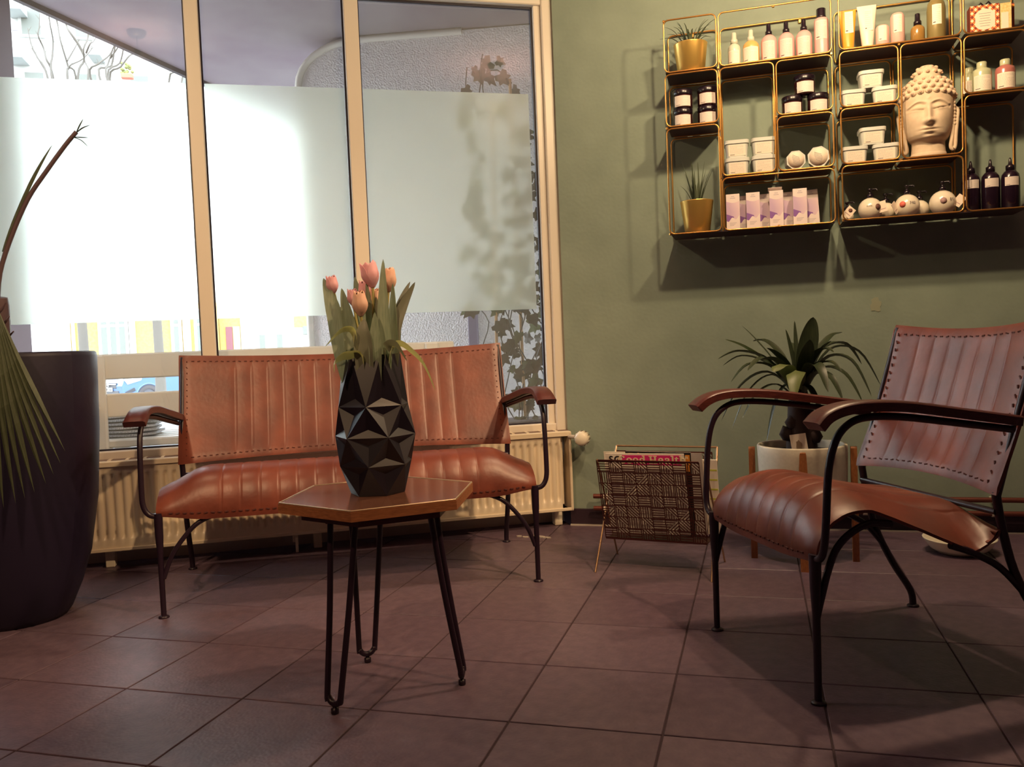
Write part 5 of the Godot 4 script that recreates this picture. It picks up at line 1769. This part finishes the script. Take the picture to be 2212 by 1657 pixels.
# label wrapped round a cylinder of radius r, facing the viewer
func wrap_label(r: float, y0: float, y1: float, spread: float, face := -0.1) -> SurfaceTool:
	var s := st()
	s.set_smooth_group(1)
	var n := 10
	for i in n:
		var q := []
		for e in [[i, 0], [i + 1, 0], [i + 1, 1], [i, 1]]:
			var t: float = e[0] / float(n)
			var a: float = face + (t - 0.5) * spread
			q.append([Vector3(r * sin(a), y1 if e[1] else y0, r * cos(a)), Vector2(t, 0.0 if e[1] else 1.0)])
		for k in [0, 2, 1, 0, 3, 2]:
			s.set_uv(q[k][1])
			s.add_vertex(q[k][0])
	return s


func flat_label(w: float, h: float, at: Vector3) -> SurfaceTool:
	var s := st()
	s.set_smooth_group(-1)
	var q := [[Vector3(-w, -h, 0) * 0.5, Vector2(0, 1)], [Vector3(w, -h, 0) * 0.5, Vector2(1, 1)], [Vector3(w, h, 0) * 0.5, Vector2(1, 0)], [Vector3(-w, h, 0) * 0.5, Vector2(0, 0)]]
	for k in [0, 2, 1, 0, 3, 2]:
		s.set_uv(q[k][1])
		s.add_vertex(at + q[k][0])
	return s


func bottle(called: String, label: String, at: Vector3, prof: Array, body: String, cap_prof: Array, cap: String, lab: Array, group := "") -> Node3D:
	var b := thing(called, label, "bottle" if called.ends_with("bottle") else called.get_slice("_", called.get_slice_count("_") - 1), at, 0.0, group)
	part("body", lt(prof, 24), M[body], b)
	if not cap_prof.is_empty():
		part("cap", lt(cap_prof, 18), M[cap], b)
	if not lab.is_empty():
		part("label_sticker", wrap_label(lab[0], lab[1], lab[2], lab[3]), M[lab[4]], b)
	return b


func tub(label: String, at: Vector3, w: float, h: float, turn: float, group: String) -> Node3D:
	var b := thing("product_tub", label, "tub", at, turn, group)
	var s := st()
	var base := rounded(w * 0.84, w * 0.84, 0.014, 3)
	var rim := rounded(w * 0.95, w * 0.95, 0.016, 3)
	s.set_smooth_group(1)
	for i in base.size():
		var j := (i + 1) % base.size()
		quad_out(s, Vector3(base[i].x, 0, base[i].y), Vector3(base[j].x, 0, base[j].y), Vector3(rim[j].x, h * 0.78, rim[j].y), Vector3(rim[i].x, h * 0.78, rim[i].y), Vector3(base[i].x, 0, base[i].y))
	s.set_smooth_group(-1)
	for i in range(1, base.size() - 1):
		tri_out(s, Vector3(base[0].x, 0, base[0].y), Vector3(base[i].x, 0, base[i].y), Vector3(base[i + 1].x, 0, base[i + 1].y), Vector3.DOWN)
	part("body", s, M.frosted_tub, b)
	var flat := Basis(Vector3.RIGHT, Vector3(0, 0, 1), Vector3.DOWN)
	part("lid", ex(rounded(w * 1.02, w * 1.02, 0.018, 3), h * 0.2, Transform3D(flat, Vector3(0, h * 0.88, 0)), true), M.frosted_tub, b)
	var l := part("label_sticker", flat_label(w * 0.70, h * 0.62, Vector3.ZERO), M.tub_label, b)
	l.position = Vector3(0, h * 0.40, w * 0.455)
	l.rotation.x = atan2(w * 0.055, h * 0.78)
	return b


func jar(label: String, at: Vector3) -> Node3D:
	var b := thing("amber_jar", label, "jar", at, 0.0, "dark amber jars with pale labels")
	part("body", lt([Vector2(0, 0), Vector2(0.036, 0), Vector2(0.040, 0.004), Vector2(0.040, 0.05), Vector2(0.037, 0.055), Vector2(0, 0.055)], 28), M.amber_jar, b)
	part("lid", lt([Vector2(0, 0.054), Vector2(0.0395, 0.054), Vector2(0.0405, 0.057), Vector2(0.0405, 0.073), Vector2(0.038, 0.076), Vector2(0, 0.076)], 28), M.black_cap, b)
	part("label_sticker", wrap_label(0.0405, 0.006, 0.048, 1.75, 0.05), M.jar_label, b)
	return b


func spiky_plant(at: Vector3, top_r: float, low_r: float, h: float, label_pot: String, label_plant: String, kind: int) -> void:
	var p := thing("gold_pot", label_pot, "pot", at, 0.0, "gold plant pots")
	part("body", lt([Vector2(0, 0), Vector2(low_r - 0.003, 0), Vector2(low_r, 0.003), Vector2(top_r, h - 0.003), Vector2(top_r + 0.001, h), Vector2(top_r - 0.003, h), Vector2(top_r - 0.004, h - 0.01), Vector2(top_r - 0.006, h * 0.82)], 40), M.gold_pot, p)
	part("soil", lt([Vector2(0, h * 0.86), Vector2(top_r - 0.005, h * 0.85), Vector2(top_r - 0.005, h * 0.83), Vector2(0, h * 0.83)], 20), M.soil, p)
	var d := thing("spiky_plant", label_plant, "plant", at + Vector3(0, h * 0.84, 0))
	var blade := func(t: float) -> float: return 1.0 - 0.92 * t
	rng.seed = 500 + kind
	for k in 26:
		var a := rng.randf() * TAU
		var reach := rng.randf_range(0.05, 0.13) if kind == 0 else rng.randf_range(0.01, 0.085)
		var up := rng.randf_range(0.045, 0.125) if kind == 0 else rng.randf_range(0.08, 0.20)
		var tip := Vector3(cos(a) * reach, up, sin(a) * reach * 0.4)
		var r0 := Vector3(cos(a) * 0.012, 0, sin(a) * 0.012)
		var mid := r0.lerp(tip, 0.55) + Vector3(0, 0.022 if kind == 0 else 0.012, 0)
		var s := st()
		leaf(s, smooth_path([r0, mid, tip], 4), 0.011, blade, Vector3.ZERO, 0.5)
		part("leaf", s, M.spiky, d)


func build_products() -> void:
	var z := -0.868
	var y3 := on_shelf(3, false)
	# top left: a spiky plant, then six bottles
	spiky_plant(Vector3(0.316, y3, z), 0.067, 0.054, 0.118, "gold metal pot in the shelf's upper left cell", "spiky grey-green plant in the upper gold pot", 0)
	spiky_plant(Vector3(0.322, on_shelf(0, false), z), 0.067, 0.050, 0.132, "gold metal pot in the shelf's lower left cell", "spiky upright plant in the lower gold pot", 1)
	var pump := func(r: float, y: float) -> Array: return [Vector2(0, y), Vector2(r, y), Vector2(r, y + 0.014), Vector2(r * 0.72, y + 0.018), Vector2(r * 0.66, y + 0.04), Vector2(r * 0.6, y + 0.043), Vector2(0, y + 0.043)]
	var flask := func(r: float, h: float) -> Array: return [Vector2(0, 0), Vector2(r - 0.003, 0), Vector2(r, 0.003), Vector2(r, h * 0.74), Vector2(r * 0.93, h * 0.85), Vector2(r * 0.7, h * 0.94), Vector2(r * 0.42, h), Vector2(0, h)]
	bottle("spray_bottle", "small clear bottle with translucent spray cap in the top row", Vector3(0.488, y3, z), flask.call(0.025, 0.098), "clear_bottle", pump.call(0.014, 0.098), "clear_bottle", [0.0254, 0.014, 0.066, 1.9, "tub_label"], "bottles in the top row")
	bottle("spray_bottle", "yellow bottle with translucent cap in the top row", Vector3(0.553, y3, z), flask.call(0.032, 0.100), "yellow_bottle", pump.call(0.014, 0.100), "clear_bottle", [0.0324, 0.012, 0.070, 2.2, "tub_label"], "bottles in the top row")
	for k in 3:
		bottle("spray_bottle", ["pink bottle with black pump next to the yellow bottle", "pink bottle with black pump, middle of three alike", "pink bottle with black pump beside the tall spray can"][k], Vector3(0.622 + 0.066 * k, y3, z), flask.call(0.0305, 0.113), "pink_bottle", pump.call(0.013, 0.113), "black_cap", [0.0309, 0.012, 0.084, 1.7, "pink_label"], "bottles in the top row")
	bottle("spray_can", "tall pink spray can with wide black cap", Vector3(0.8195, y3, z), [Vector2(0, 0), Vector2(0.0265, 0), Vector2(0.0268, 0.002), Vector2(0.0268, 0.142), Vector2(0.022, 0.15), Vector2(0.0, 0.15)], "pink_bottle", [Vector2(0, 0.15), Vector2(0.0185, 0.15), Vector2(0.0185, 0.158), Vector2(0.0175, 0.16), Vector2(0.0175, 0.186), Vector2(0.016, 0.188), Vector2(0, 0.188)], "black_cap", [0.0272, 0.066, 0.138, 1.8, "pink_label"], "bottles in the top row")
	# amber jars
	var y2 := on_shelf(2, false)
	jar("dark amber jar, lower left of the four stacked jars", Vector3(0.277, y2, z))
	jar("dark amber jar, lower right of the four stacked jars", Vector3(0.376, y2, z))
	jar("dark amber jar, upper left of the four stacked jars", Vector3(0.278, y2 + 0.0765, z))
	jar("dark amber jar, upper right of the four stacked jars", Vector3(0.377, y2 + 0.0765, z))
	jar("dark amber jar, lower left of the pyramid of three", Vector3(0.704, y2, z))
	jar("dark amber jar, lower right of the pyramid of three", Vector3(0.800, y2, z))
	jar("dark amber jar on top of the pyramid of three", Vector3(0.752, y2 + 0.0765, z))
	# translucent tubs
	var y1 := on_shelf(1, false)
	for k in 4:
		tub(["pale square tub, lower left of four under the empty space", "pale square tub, lower right of four under the empty space", "pale square tub, upper left of four under the empty space", "pale square tub, upper right of four under the empty space"][k], Vector3(0.486 + 0.103 * (k % 2), y1 + 0.0705 * (k / 2), z), 0.094, 0.070, 0.05, "square tubs on the left shelf")
	# two octagonal tubs lying on their sides, lids to the front
	for k in 2:
		var r: float = [0.038, 0.042][k]
		var t := thing("octagonal_tub", ["smaller white octagonal tub lying on its side, lid to the front", "larger white octagonal tub lying on its side, lid to the front"][k], "tub", Vector3([0.708, 0.797][k], y1 + r * 0.97, z + 0.02))
		var oct := PackedVector2Array()
		for i in 8:
			oct.append(Vector2(r * cos(TAU * (i + 0.5) / 8), r * sin(TAU * (i + 0.5) / 8)))
		t.rotation = Vector3(0, 0.1 - 0.2 * k, [0.05, 0.1][k])
		part("body", ex(oct, 0.06), M.frosted_tub, t)
		part("label_sticker", lt([Vector2(0, 0), Vector2(r * 0.82, 0), Vector2(r * 0.82, 0.0008), Vector2(0, 0.0008)], 24, Transform3D(Basis(Vector3.RIGHT, PI / 2), Vector3(0, 0, 0.0302))), M.card, t)
		for i in 6:
			part("print_line", bx(Vector3(0.034 - 0.003 * absi(i - 2), 0.0016, 0.0004), 0.0, Vector3(0, 0.014 - 0.0056 * i, 0.0313), Basis(Vector3(0, 0, 1), -0.5)), M.grey_ink, t)
	# lilac cartons, front ones and their neighbours set back
	var y0 := on_shelf(0, false)
	var cx := [0.466, 0.544, 0.633, 0.722, 0.513, 0.592, 0.683, 0.773]
	var names := ["leftmost lilac and white carton in the front row", "second lilac and white carton in the front row", "third lilac and white carton in the front row, its lid ajar", "fourth lilac and white carton in the front row", "leftmost lilac and white carton standing further back", "second lilac and white carton standing further back", "third lilac and white carton standing further back", "rightmost lilac and white carton, leaning a little"]
	for k in 8:
		var behind := k >= 4
		var c := thing("product_carton", names[k], "carton", Vector3(cx[k], y0, z + (-0.045 if behind else 0.02)), 0.0, "lilac and white cartons")
		var h := 0.143
		if k == 7:
			c.rotation.z = 0.05
			c.position.y += 0.0015
		part("carton_body", bx(Vector3(0.053, h, 0.042), 0.0008, Vector3(0, h * 0.5, 0)), M.box_white, c)
		part("printed_front", flat_label(0.0515, h - 0.002, Vector3(0, h * 0.5, 0.0214)), M.lilac_box, c)
		if k == 2:
			part("open_flap", bx(Vector3(0.053, 0.001, 0.03), 0.0, Vector3(-0.004, h + 0.006, 0.006), Basis(Vector3.RIGHT, -0.4)), M.box_white, c)
	# right shelf, top row
	var r3 := on_shelf(3, true)
	for k in 2:
		var t := thing("product_tube", ["orange tube standing on its cap", "pale pink tube standing on its cap"][k], "tube", Vector3([0.916, 0.986][k], r3, z), 0.0, "tubes on the top row")
		var m: Material = M.orange_tube if k == 0 else M.pale_tube
		var s := st()
		var hgt: float = [0.163, 0.172][k]
		var wide: float = [0.032, 0.036][k]
		var rings := []
		for i in 9:
			var f := i / 8.0
			var ring := []
			for j in 20:
				var a := TAU * j / 20
				ring.append(Vector3(lerpf(0.021, wide, f) * cos(a), 0.02 + (hgt - 0.02) * f, lerpf(0.021, 0.0012, pow(f, 1.3)) * sin(a)))
			rings.append(ring)
		s.set_smooth_group(1)
		for i in 8:
			for j in 20:
				quad_out(s, rings[i][j], rings[i][(j + 1) % 20], rings[i + 1][(j + 1) % 20], rings[i + 1][j], Vector3(rings[0][j].x, 0, rings[0][j].z))
		part("body", s, m, t)
		part("cap", lt([Vector2(0, 0), Vector2(0.021, 0), Vector2(0.021, 0.02), Vector2(0, 0.02)], 20), m, t)
		var l := part("label_sticker", flat_label(0.03, 0.085, Vector3.ZERO), M.tub_label, t)
		l.position = Vector3(0.004, 0.115, 0.0108)
		l.rotation.x = -0.115
	var can := func(r: float, h: float) -> Array: return [Vector2(0, 0), Vector2(r - 0.002, 0), Vector2(r, 0.002), Vector2(r, h * 0.9), Vector2(r * 0.8, h * 0.98), Vector2(r * 0.7, h), Vector2(0, h)]
	bottle("product_can", "short pink marbled can on the top row", Vector3(1.040, r3, z), can.call(0.0245, 0.088), "pink_can", [], "", [0.0249, 0.026, 0.082, 1.2, "tub_label"], "cans on the top row")
	bottle("product_can", "taller pink marbled can on the top row", Vector3(1.094, r3, z), can.call(0.0255, 0.126), "pink_can", [], "", [0.0259, 0.05, 0.116, 1.2, "tub_label"], "cans on the top row")
	bottle("spray_bottle", "small amber bottle with black nozzle on the right shelf", Vector3(1.164, r3, z), flask.call(0.025, 0.072), "amber_bottle", pump.call(0.014, 0.072), "black_cap", [])
	bottle("spray_can", "large olive speckled can with a white label", Vector3(1.229, r3, z), [Vector2(0, 0), Vector2(0.031, 0), Vector2(0.033, 0.003), Vector2(0.033, 0.12), Vector2(0.029, 0.145), Vector2(0.018, 0.16), Vector2(0, 0.162)], "olive_can", [], "", [0.0334, 0.058, 0.132, 1.0, "tub_label"])
	# checked carton and its neighbours
	var ck := thing("checked_carton", "carton with red and cream checks and a plain shield label", "carton", Vector3(1.388, r3, z))
	part("carton_body", bx(Vector3(0.098, 0.108, 0.05), 0.0008, Vector3(0, 0.054, 0)), M.red_box, ck)
	part("printed_front", flat_label(0.097, 0.107, Vector3(0, 0.054, 0.0255)), M.checks, ck)
	part("shield_label", ex(PackedVector2Array([Vector2(-0.032, -0.022), Vector2(-0.02, -0.034), Vector2(0, -0.038), Vector2(0.02, -0.034), Vector2(0.034, -0.022), Vector2(0.034, 0.022), Vector2(0.02, 0.034), Vector2(0, 0.04), Vector2(-0.02, 0.034), Vector2(-0.032, 0.022)]), 0.0008, Transform3D(Basis(), Vector3(0, 0.054, 0.0262))), M.card, ck)
	for i in 6:
		part("print_line", bx(Vector3(0.04 - 0.004 * (i % 3), 0.0016, 0.0004), 0.0, Vector3(0, 0.076 - 0.009 * i, 0.0268)), M.grey_ink, ck)
	part("bow", tb([Vector3(-0.02, 0.109, 0), Vector3(-0.008, 0.122, 0.004), Vector3(0.004, 0.111, 0), Vector3(0.018, 0.124, 0.004), Vector3(0.03, 0.11, 0)], 0.0035, 6), M.black_cap, ck)
	var yb := thing("yellow_carton", "narrow yellow patterned carton beside the checked carton", "carton", Vector3(1.459, r3, z))
	part("carton_body", bx(Vector3(0.037, 0.106, 0.045), 0.0008, Vector3(0, 0.053, 0)), M.yellow_box, yb)
	part("plain_panel", bx(Vector3(0.024, 0.06, 0.001), 0.0, Vector3(-0.004, 0.042, 0.0228)), M.card, yb)
	var rb := thing("red_carton", "dark red carton at the right end of the top row", "carton", Vector3(1.487, r3, z - 0.03))
	part("carton_body", bx(Vector3(0.014, 0.11, 0.05), 0.0008, Vector3(0, 0.055, 0)), M.red_box, rb)
	part("edge_band", bx(Vector3(0.0145, 0.01, 0.0505), 0.0, Vector3(0, 0.1, 0)), M.orange_ink, rb)
	# tubs on the right shelf
	for row in 2:
		var yy := on_shelf(2 - row, true)
		var at := [[0.927, 0.0], [1.042, 0.0], [0.993, 1.0]]
		for k in 3:
			var spot: String = ["lower left", "lower right", "top"][k]
			tub("pale square tub, %s of the %s pyramid beside the stone head" % [spot, ["upper", "lower"][row]], Vector3(at[k][0], yy + 0.0665 * at[k][1], z), 0.09 + 0.005 * row, 0.066, [0.04, -0.12, 0.02][k], "square tubs on the right shelf")
	# two shampoo bottles and one half hidden
	var r2 := on_shelf(2, true)
	var squat := func(r: float, h: float) -> Array: return [Vector2(0, 0), Vector2(r - 0.003, 0), Vector2(r, 0.004), Vector2(r, h * 0.66), Vector2(r * 0.92, h * 0.75), Vector2(r * 0.6, h * 0.8), Vector2(r * 0.52, h * 0.82), Vector2(0, h * 0.82)]
	for k in 3:
		var w: float = [0.0335, 0.034, 0.03][k]
		bottle("shampoo_bottle", ["sage green squat bottle with pale cap", "rose squat bottle with pale cap", "sage bottle half hidden behind the sage green squat one"][k], Vector3([1.381, 1.459, 1.352][k], r2, z + [0.0, 0.0, -0.06][k]), squat.call(w, 0.122), ["sage_bottle", "rose_bottle", "sage_bottle"][k], [Vector2(0, 0.098), Vector2(w * 0.5, 0.098), Vector2(w * 0.52, 0.102), Vector2(w * 0.52, 0.118), Vector2(w * 0.46, 0.122), Vector2(0, 0.122)], "sage_bottle", [w + 0.0004, 0.012, 0.068, 2.0, "tub_label"], "squat bottles on the right shelf")
	# black applicator bottles
	var r0 := on_shelf(0, true)
	for k in 3:
		var b := bottle("applicator_bottle", ["black applicator bottle at the left of three", "black applicator bottle in the middle of three", "black applicator bottle at the right of three"][k], Vector3(1.338 + 0.0665 * k, r0, z), [Vector2(0, 0), Vector2(0.029, 0), Vector2(0.032, 0.003), Vector2(0.032, 0.112), Vector2(0.029, 0.130), Vector2(0.02, 0.142), Vector2(0.0135, 0.146), Vector2(0, 0.146)], "black_bottle", [Vector2(0, 0.146), Vector2(0.0155, 0.146), Vector2(0.0155, 0.163), Vector2(0.007, 0.168), Vector2(0.0045, 0.185), Vector2(0.003, 0.192), Vector2(0, 0.192)], "black_cap", [], "black applicator bottles")
		part("label_sticker", wrap_label(0.0325, 0.086, 0.118, 1.55, -0.05), M.jar_label, b)
	# round white bottles with pumps, dots and cards
	var globes := [[0.903, 0.024, -0.035, "small white globe bottle at the left, a card before it"], [0.983, 0.0445, 0.0, "white globe bottle with a brown dot"], [1.115, 0.0455, 0.0, "white globe bottle with a coral dot"], [1.168, 0.036, -0.055, "white globe bottle half hidden behind the coral-dotted one"], [1.240, 0.0475, 0.0, "white globe bottle with a mauve dot and the number 812"], [1.046, 0.036, -0.05, "white globe bottle half hidden behind the brown-dotted one"]]
	for k in globes.size():
		var e: Array = globes[k]
		var r: float = e[1]
		var g := thing("globe_bottle", e[3], "bottle", Vector3(e[0], r0, z + e[2]), 0.0, "white globe bottles")
		var prof := [Vector2(0, 0)]
		for i in 11:
			var a := lerpf(-1.15, 1.3, i / 10.0)
			prof.append(Vector2(r * cos(a), r * 0.92 + r * sin(a)))
		prof.append(Vector2(0, prof[-1].y))
		part("body", lt(prof, 28), M.globe_bottle, g)
		var ty: float = prof[-1].y
		part("pump_cap", lt([Vector2(0, ty), Vector2(0.0125, ty), Vector2(0.013, ty + 0.012), Vector2(0.009, ty + 0.016), Vector2(0.005, ty + 0.018), Vector2(0.005, ty + 0.028), Vector2(0.009, ty + 0.030), Vector2(0.009, ty + 0.036), Vector2(0, ty + 0.037)], 14), M.black_cap, g)
		part("pump_spout", tb([Vector3(0, ty + 0.033, 0), Vector3(0.022, ty + 0.033, 0.006), Vector3(0.026, ty + 0.028, 0.007)], 0.0036, 6), M.black_cap, g)
		if k in [1, 2, 4]:
			var dx: float = [0, 0.024, -0.022, 0, -0.006][k]
			var n := Vector3(dx, 0.004, sqrt(r * r - dx * dx - 0.000016)).normalized()
			var t := n.cross(Vector3.UP).normalized() * -1.0
			var B := Basis(t, n, t.cross(n))
			part("dot", lt([Vector2(0, 0.0006), Vector2(0.0115, -0.0008), Vector2(0.0115, -0.002), Vector2(0, -0.002)], 18, Transform3D(B, Vector3(0, r * 0.92, 0) + n * (r + 0.0008))), M[["", "brown_dot", "coral_dot", "", "mauve_dot"][k]], g)
			var wx: float = [0, -0.008, 0.012, 0, 0.026][k]
			var wn := Vector3(wx, 0.004, sqrt(r * r - wx * wx)).normalized()
			var wt := Vector3.UP.cross(wn).normalized()
			lettering(["", "BLACK", "740", "", "812"][k], [0, 0.005, 0.010, 0, 0.011][k], M.grey_ink, g, Transform3D(Basis(wt, wn.cross(wt), wn), Vector3(0, r * 0.92 + 0.004, 0) + wn * (r + 0.0003)))
	var cards := [[0.903, 0.033, 0.03, 0.75], [1.022, 0.045, 0.025, -0.2], [1.068, 0.036, 0.03, -0.6], [1.293, 0.046, 0.02, 0.7]]
	for k in 4:
		var e: Array = cards[k]
		var c := thing("hang_tag", ["cream tag with a brown dot at the left end of the round bottles", "cream tag right of the brown-dotted bottle", "narrow cream tag left of the coral-dotted bottle", "cream tag at the right of the number 812 bottle"][k], "tag", Vector3(e[0], r0 + e[1], z + e[2]), 0.0, "tags on the round bottles")
		c.rotation = Vector3(-0.15, 0.9 if k == 2 else (0.25 if k == 0 else -0.2), -e[3])
		part("tag_sheet", bx(Vector3(0.032, 0.044, 0.001), 0.0), M.card, c)
		if k == 0:
			part("dot", lt([Vector2(0, 0), Vector2(0.008, 0), Vector2(0.008, 0.0005), Vector2(0, 0.0005)], 14, Transform3D(Basis(Vector3.RIGHT, PI / 2), Vector3(0, 0.008, 0.0006))), M.brown_dot, c)
		part("print_line", bx(Vector3(0.024, 0.0025, 0.0004), 0.0, Vector3(0, -0.010, 0.0007)), M.mauve_dot, c)
	build_head(Vector3(1.193, on_shelf(1, true), z + 0.002))


func ball(r: float) -> Mesh:
	var prof := [Vector2(0, -r)]
	for i in range(1, 6):
		var a := -PI / 2 + PI * i / 6.0
		prof.append(Vector2(r * cos(a), r * sin(a)))
	prof.append(Vector2(0, r))
	var s := lt(prof, 10)
	s.generate_normals()
	return s.commit()


func bump2(x: float, y: float, cx: float, cy: float, sx: float, sy: float) -> float:
	return exp(-pow((x - cx) / sx, 2.0) - pow((y - cy) / sy, 2.0))


# stone head: width and depth by height, features pushed out of the face
func build_head(at: Vector3) -> void:
	var h := thing("stone_head", "cream plaster serene head sculpture with curled hair", "sculpture", at, -0.12)
	h.scale = Vector3(1.02, 1.02, 0.92)
	var ys := [0.0, 0.012, 0.03, 0.048, 0.058, 0.066, 0.078, 0.1, 0.13, 0.17, 0.21, 0.24, 0.265, 0.285, 0.298, 0.305]
	var ws := [0.060, 0.060, 0.058, 0.057, 0.058, 0.066, 0.073, 0.080, 0.085, 0.088, 0.088, 0.086, 0.078, 0.062, 0.042, 0.0]
	var ds := [0.055, 0.055, 0.052, 0.052, 0.058, 0.068, 0.076, 0.082, 0.086, 0.088, 0.088, 0.084, 0.076, 0.060, 0.04, 0.0]
	var fs := [0.0, 0.0, 0.0, 0.0, 0.004, 0.010, 0.012, 0.010, 0.006, 0.004, 0.002, 0.0, 0.0, 0.0, 0.0, 0.0]
	var s := st()
	var rows := []
	var n := 96
	for k in 121:
		var y := 0.305 * k / 120.0
		var i := 0
		while i < ys.size() - 2 and ys[i + 1] < y:
			i += 1
		var t: float = clampf((y - ys[i]) / (ys[i + 1] - ys[i]), 0, 1)
		var p := maxi(i - 1, 0)
		var q := mini(i + 2, ys.size() - 1)
		var w := maxf(cubic_interpolate(ws[i], ws[i + 1], ws[p], ws[q], t), 0.0)
		var d := maxf(cubic_interpolate(ds[i], ds[i + 1], ds[p], ds[q], t), 0.0)
		var f: float = lerpf(fs[i], fs[i + 1], t)
		var row := PackedVector3Array()
		for j in n:
			var a := TAU * j / n
			var x := w * sin(a)
			var c := cos(a)
			var z := d * c + f * maxf(c, 0.0)
			if c > 0.0:
				var o := 0.0
				# nose: a ridge from the brows widening to the wings
				if y > 0.108 and y < 0.205:
					var u := (0.200 - y) / 0.088
					o += 0.021 * smoothstep(0.0, 0.95, u) * (1.0 - smoothstep(0.97, 1.05, u)) * exp(-pow(x / (0.006 + 0.005 * u), 2.0)) + 0.005 * exp(-pow(x / 0.006, 2.0)) * smoothstep(-0.05, 0.2, u)
				o += 0.011 * (bump2(x, y, 0.0125, 0.121, 0.008, 0.008) + bump2(x, y, -0.0125, 0.121, 0.008, 0.008)) + 0.008 * bump2(x, y, 0, 0.120, 0.010, 0.009)
				# lips, chin
				o += 0.008 * bump2(x, y, 0, 0.097 - 0.02 * absf(x) * 0.0, 0.022, 0.0045) + 0.009 * bump2(x, y, 0, 0.085, 0.017, 0.0055) - 0.006 * bump2(x, y, 0, 0.0912, 0.024, 0.0022)
				o -= 0.004 * bump2(x, y, 0, 0.106, 0.006, 0.005)
				o += 0.006 * bump2(x, y, 0, 0.066, 0.016, 0.010)
				o -= 0.004 * bump2(x, y, 0, 0.076, 0.02, 0.004)
				for sg in [-1.0, 1.0]:
					var e: float = x * sg
					# brows: an arc with a hollow below, lids with a long slit
					var brow := 0.186 + 0.012 * sin(clampf((e - 0.004) / 0.062, 0, 1) * PI) - 0.004 * (e / 0.06)
					if e > 0.003 and e < 0.072:
						o += 0.0045 * exp(-pow((y - brow) / 0.0035, 2.0)) * smoothstep(0.003, 0.012, e)
						o -= 0.0045 * exp(-pow((y - brow + 0.009) / 0.006, 2.0)) * smoothstep(0.006, 0.02, e)
					o += 0.006 * bump2(e, y, 0.036, 0.171, 0.018, 0.008)
					var slit := 0.1665 + 0.003 * (e - 0.036) / 0.02
					if e > 0.012 and e < 0.064:
						o -= 0.006 * exp(-pow((y - slit) / 0.0018, 2.0)) * smoothstep(0.012, 0.02, e) * (1.0 - smoothstep(0.056, 0.064, e))
					o -= 0.006 * bump2(e, y, 0.020, 0.160, 0.008, 0.02)
					o += 0.005 * bump2(e, y, 0.045, 0.132, 0.022, 0.022)
				o += 0.004 * bump2(x, y, 0, 0.205, 0.0035, 0.006)
				z += o * clampf(c * 1.6, 0, 1)
			row.append(Vector3(x, y, z))
		rows.append(row)
	s.set_smooth_group(1)
	for k in 120:
		for j in n:
			quad_out(s, rows[k][j], rows[k][(j + 1) % n], rows[k + 1][(j + 1) % n], rows[k + 1][j], Vector3(rows[60][j].x, 0.05 if k > 100 else 0.0, rows[60][j].z))
	part("face", s, M.plaster, h)
	part("plinth_ring", lt([Vector2(0.0, 0.001), Vector2(0.062, 0.001), Vector2(0.063, 0.006), Vector2(0.061, 0.016), Vector2(0.058, 0.018)], 32, Transform3D(Basis().scaled(Vector3(1, 1, 0.92)), Vector3.ZERO)), M.plaster, h)
	# topknot and rows of curls
	part("topknot", lt([Vector2(0.05, 0.285), Vector2(0.046, 0.305), Vector2(0.038, 0.325), Vector2(0.022, 0.340), Vector2(0, 0.345)], 24), M.plaster, h)
	var curl := ball(0.0105)
	for r in 6:
		var y: float = [0.232, 0.250, 0.268, 0.283, 0.312, 0.330][r]
		var rad: float = [0.089, 0.083, 0.074, 0.058, 0.043, 0.030][r]
		var count: int = [22, 20, 18, 14, 11, 7][r]
		for k in count:
			var a := TAU * (k + 0.5 * (r % 2)) / count
			var drop := 0.028 * pow(absf(sin(a * 0.5 if a < PI else (TAU - a) * 0.5)), 2.0) if r < 2 else 0.0
			var o := part("curl", curl, M.plaster, h)
			o.position = Vector3(rad * sin(a), y - drop, rad * 0.98 * cos(a))
			o.scale = Vector3(1.05, 0.9, 0.9) * ([1.1, 1.0, 0.95, 0.9, 0.85, 0.8][r] as float)
			if r < 5:
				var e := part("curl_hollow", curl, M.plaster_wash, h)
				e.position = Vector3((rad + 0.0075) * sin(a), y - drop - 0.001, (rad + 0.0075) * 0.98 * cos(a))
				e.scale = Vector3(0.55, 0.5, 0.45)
	for k in 8:
		for sg in [-1.0, 1.0]:
			var o := part("curl", curl, M.plaster, h)
			o.position = Vector3(sg * 0.087, 0.205 - 0.016 * k * 0.8, 0.012)
			o.scale = Vector3(0.7, 0.75, 0.8)
	for sg in [-1.0, 1.0]:
		var ear := smooth_path([Vector3(sg * 0.090, 0.175, 0.004), Vector3(sg * 0.100, 0.165, 0.0), Vector3(sg * 0.097, 0.13, 0.006), Vector3(sg * 0.092, 0.08, 0.012), Vector3(sg * 0.089, 0.035, 0.014), Vector3(sg * 0.082, 0.022, 0.016), Vector3(sg * 0.074, 0.034, 0.018), Vector3(sg * 0.080, 0.075, 0.014), Vector3(sg * 0.086, 0.13, 0.010)], 4)
		part("ear", tb(ear, 0.0072, 8), M.plaster, h)
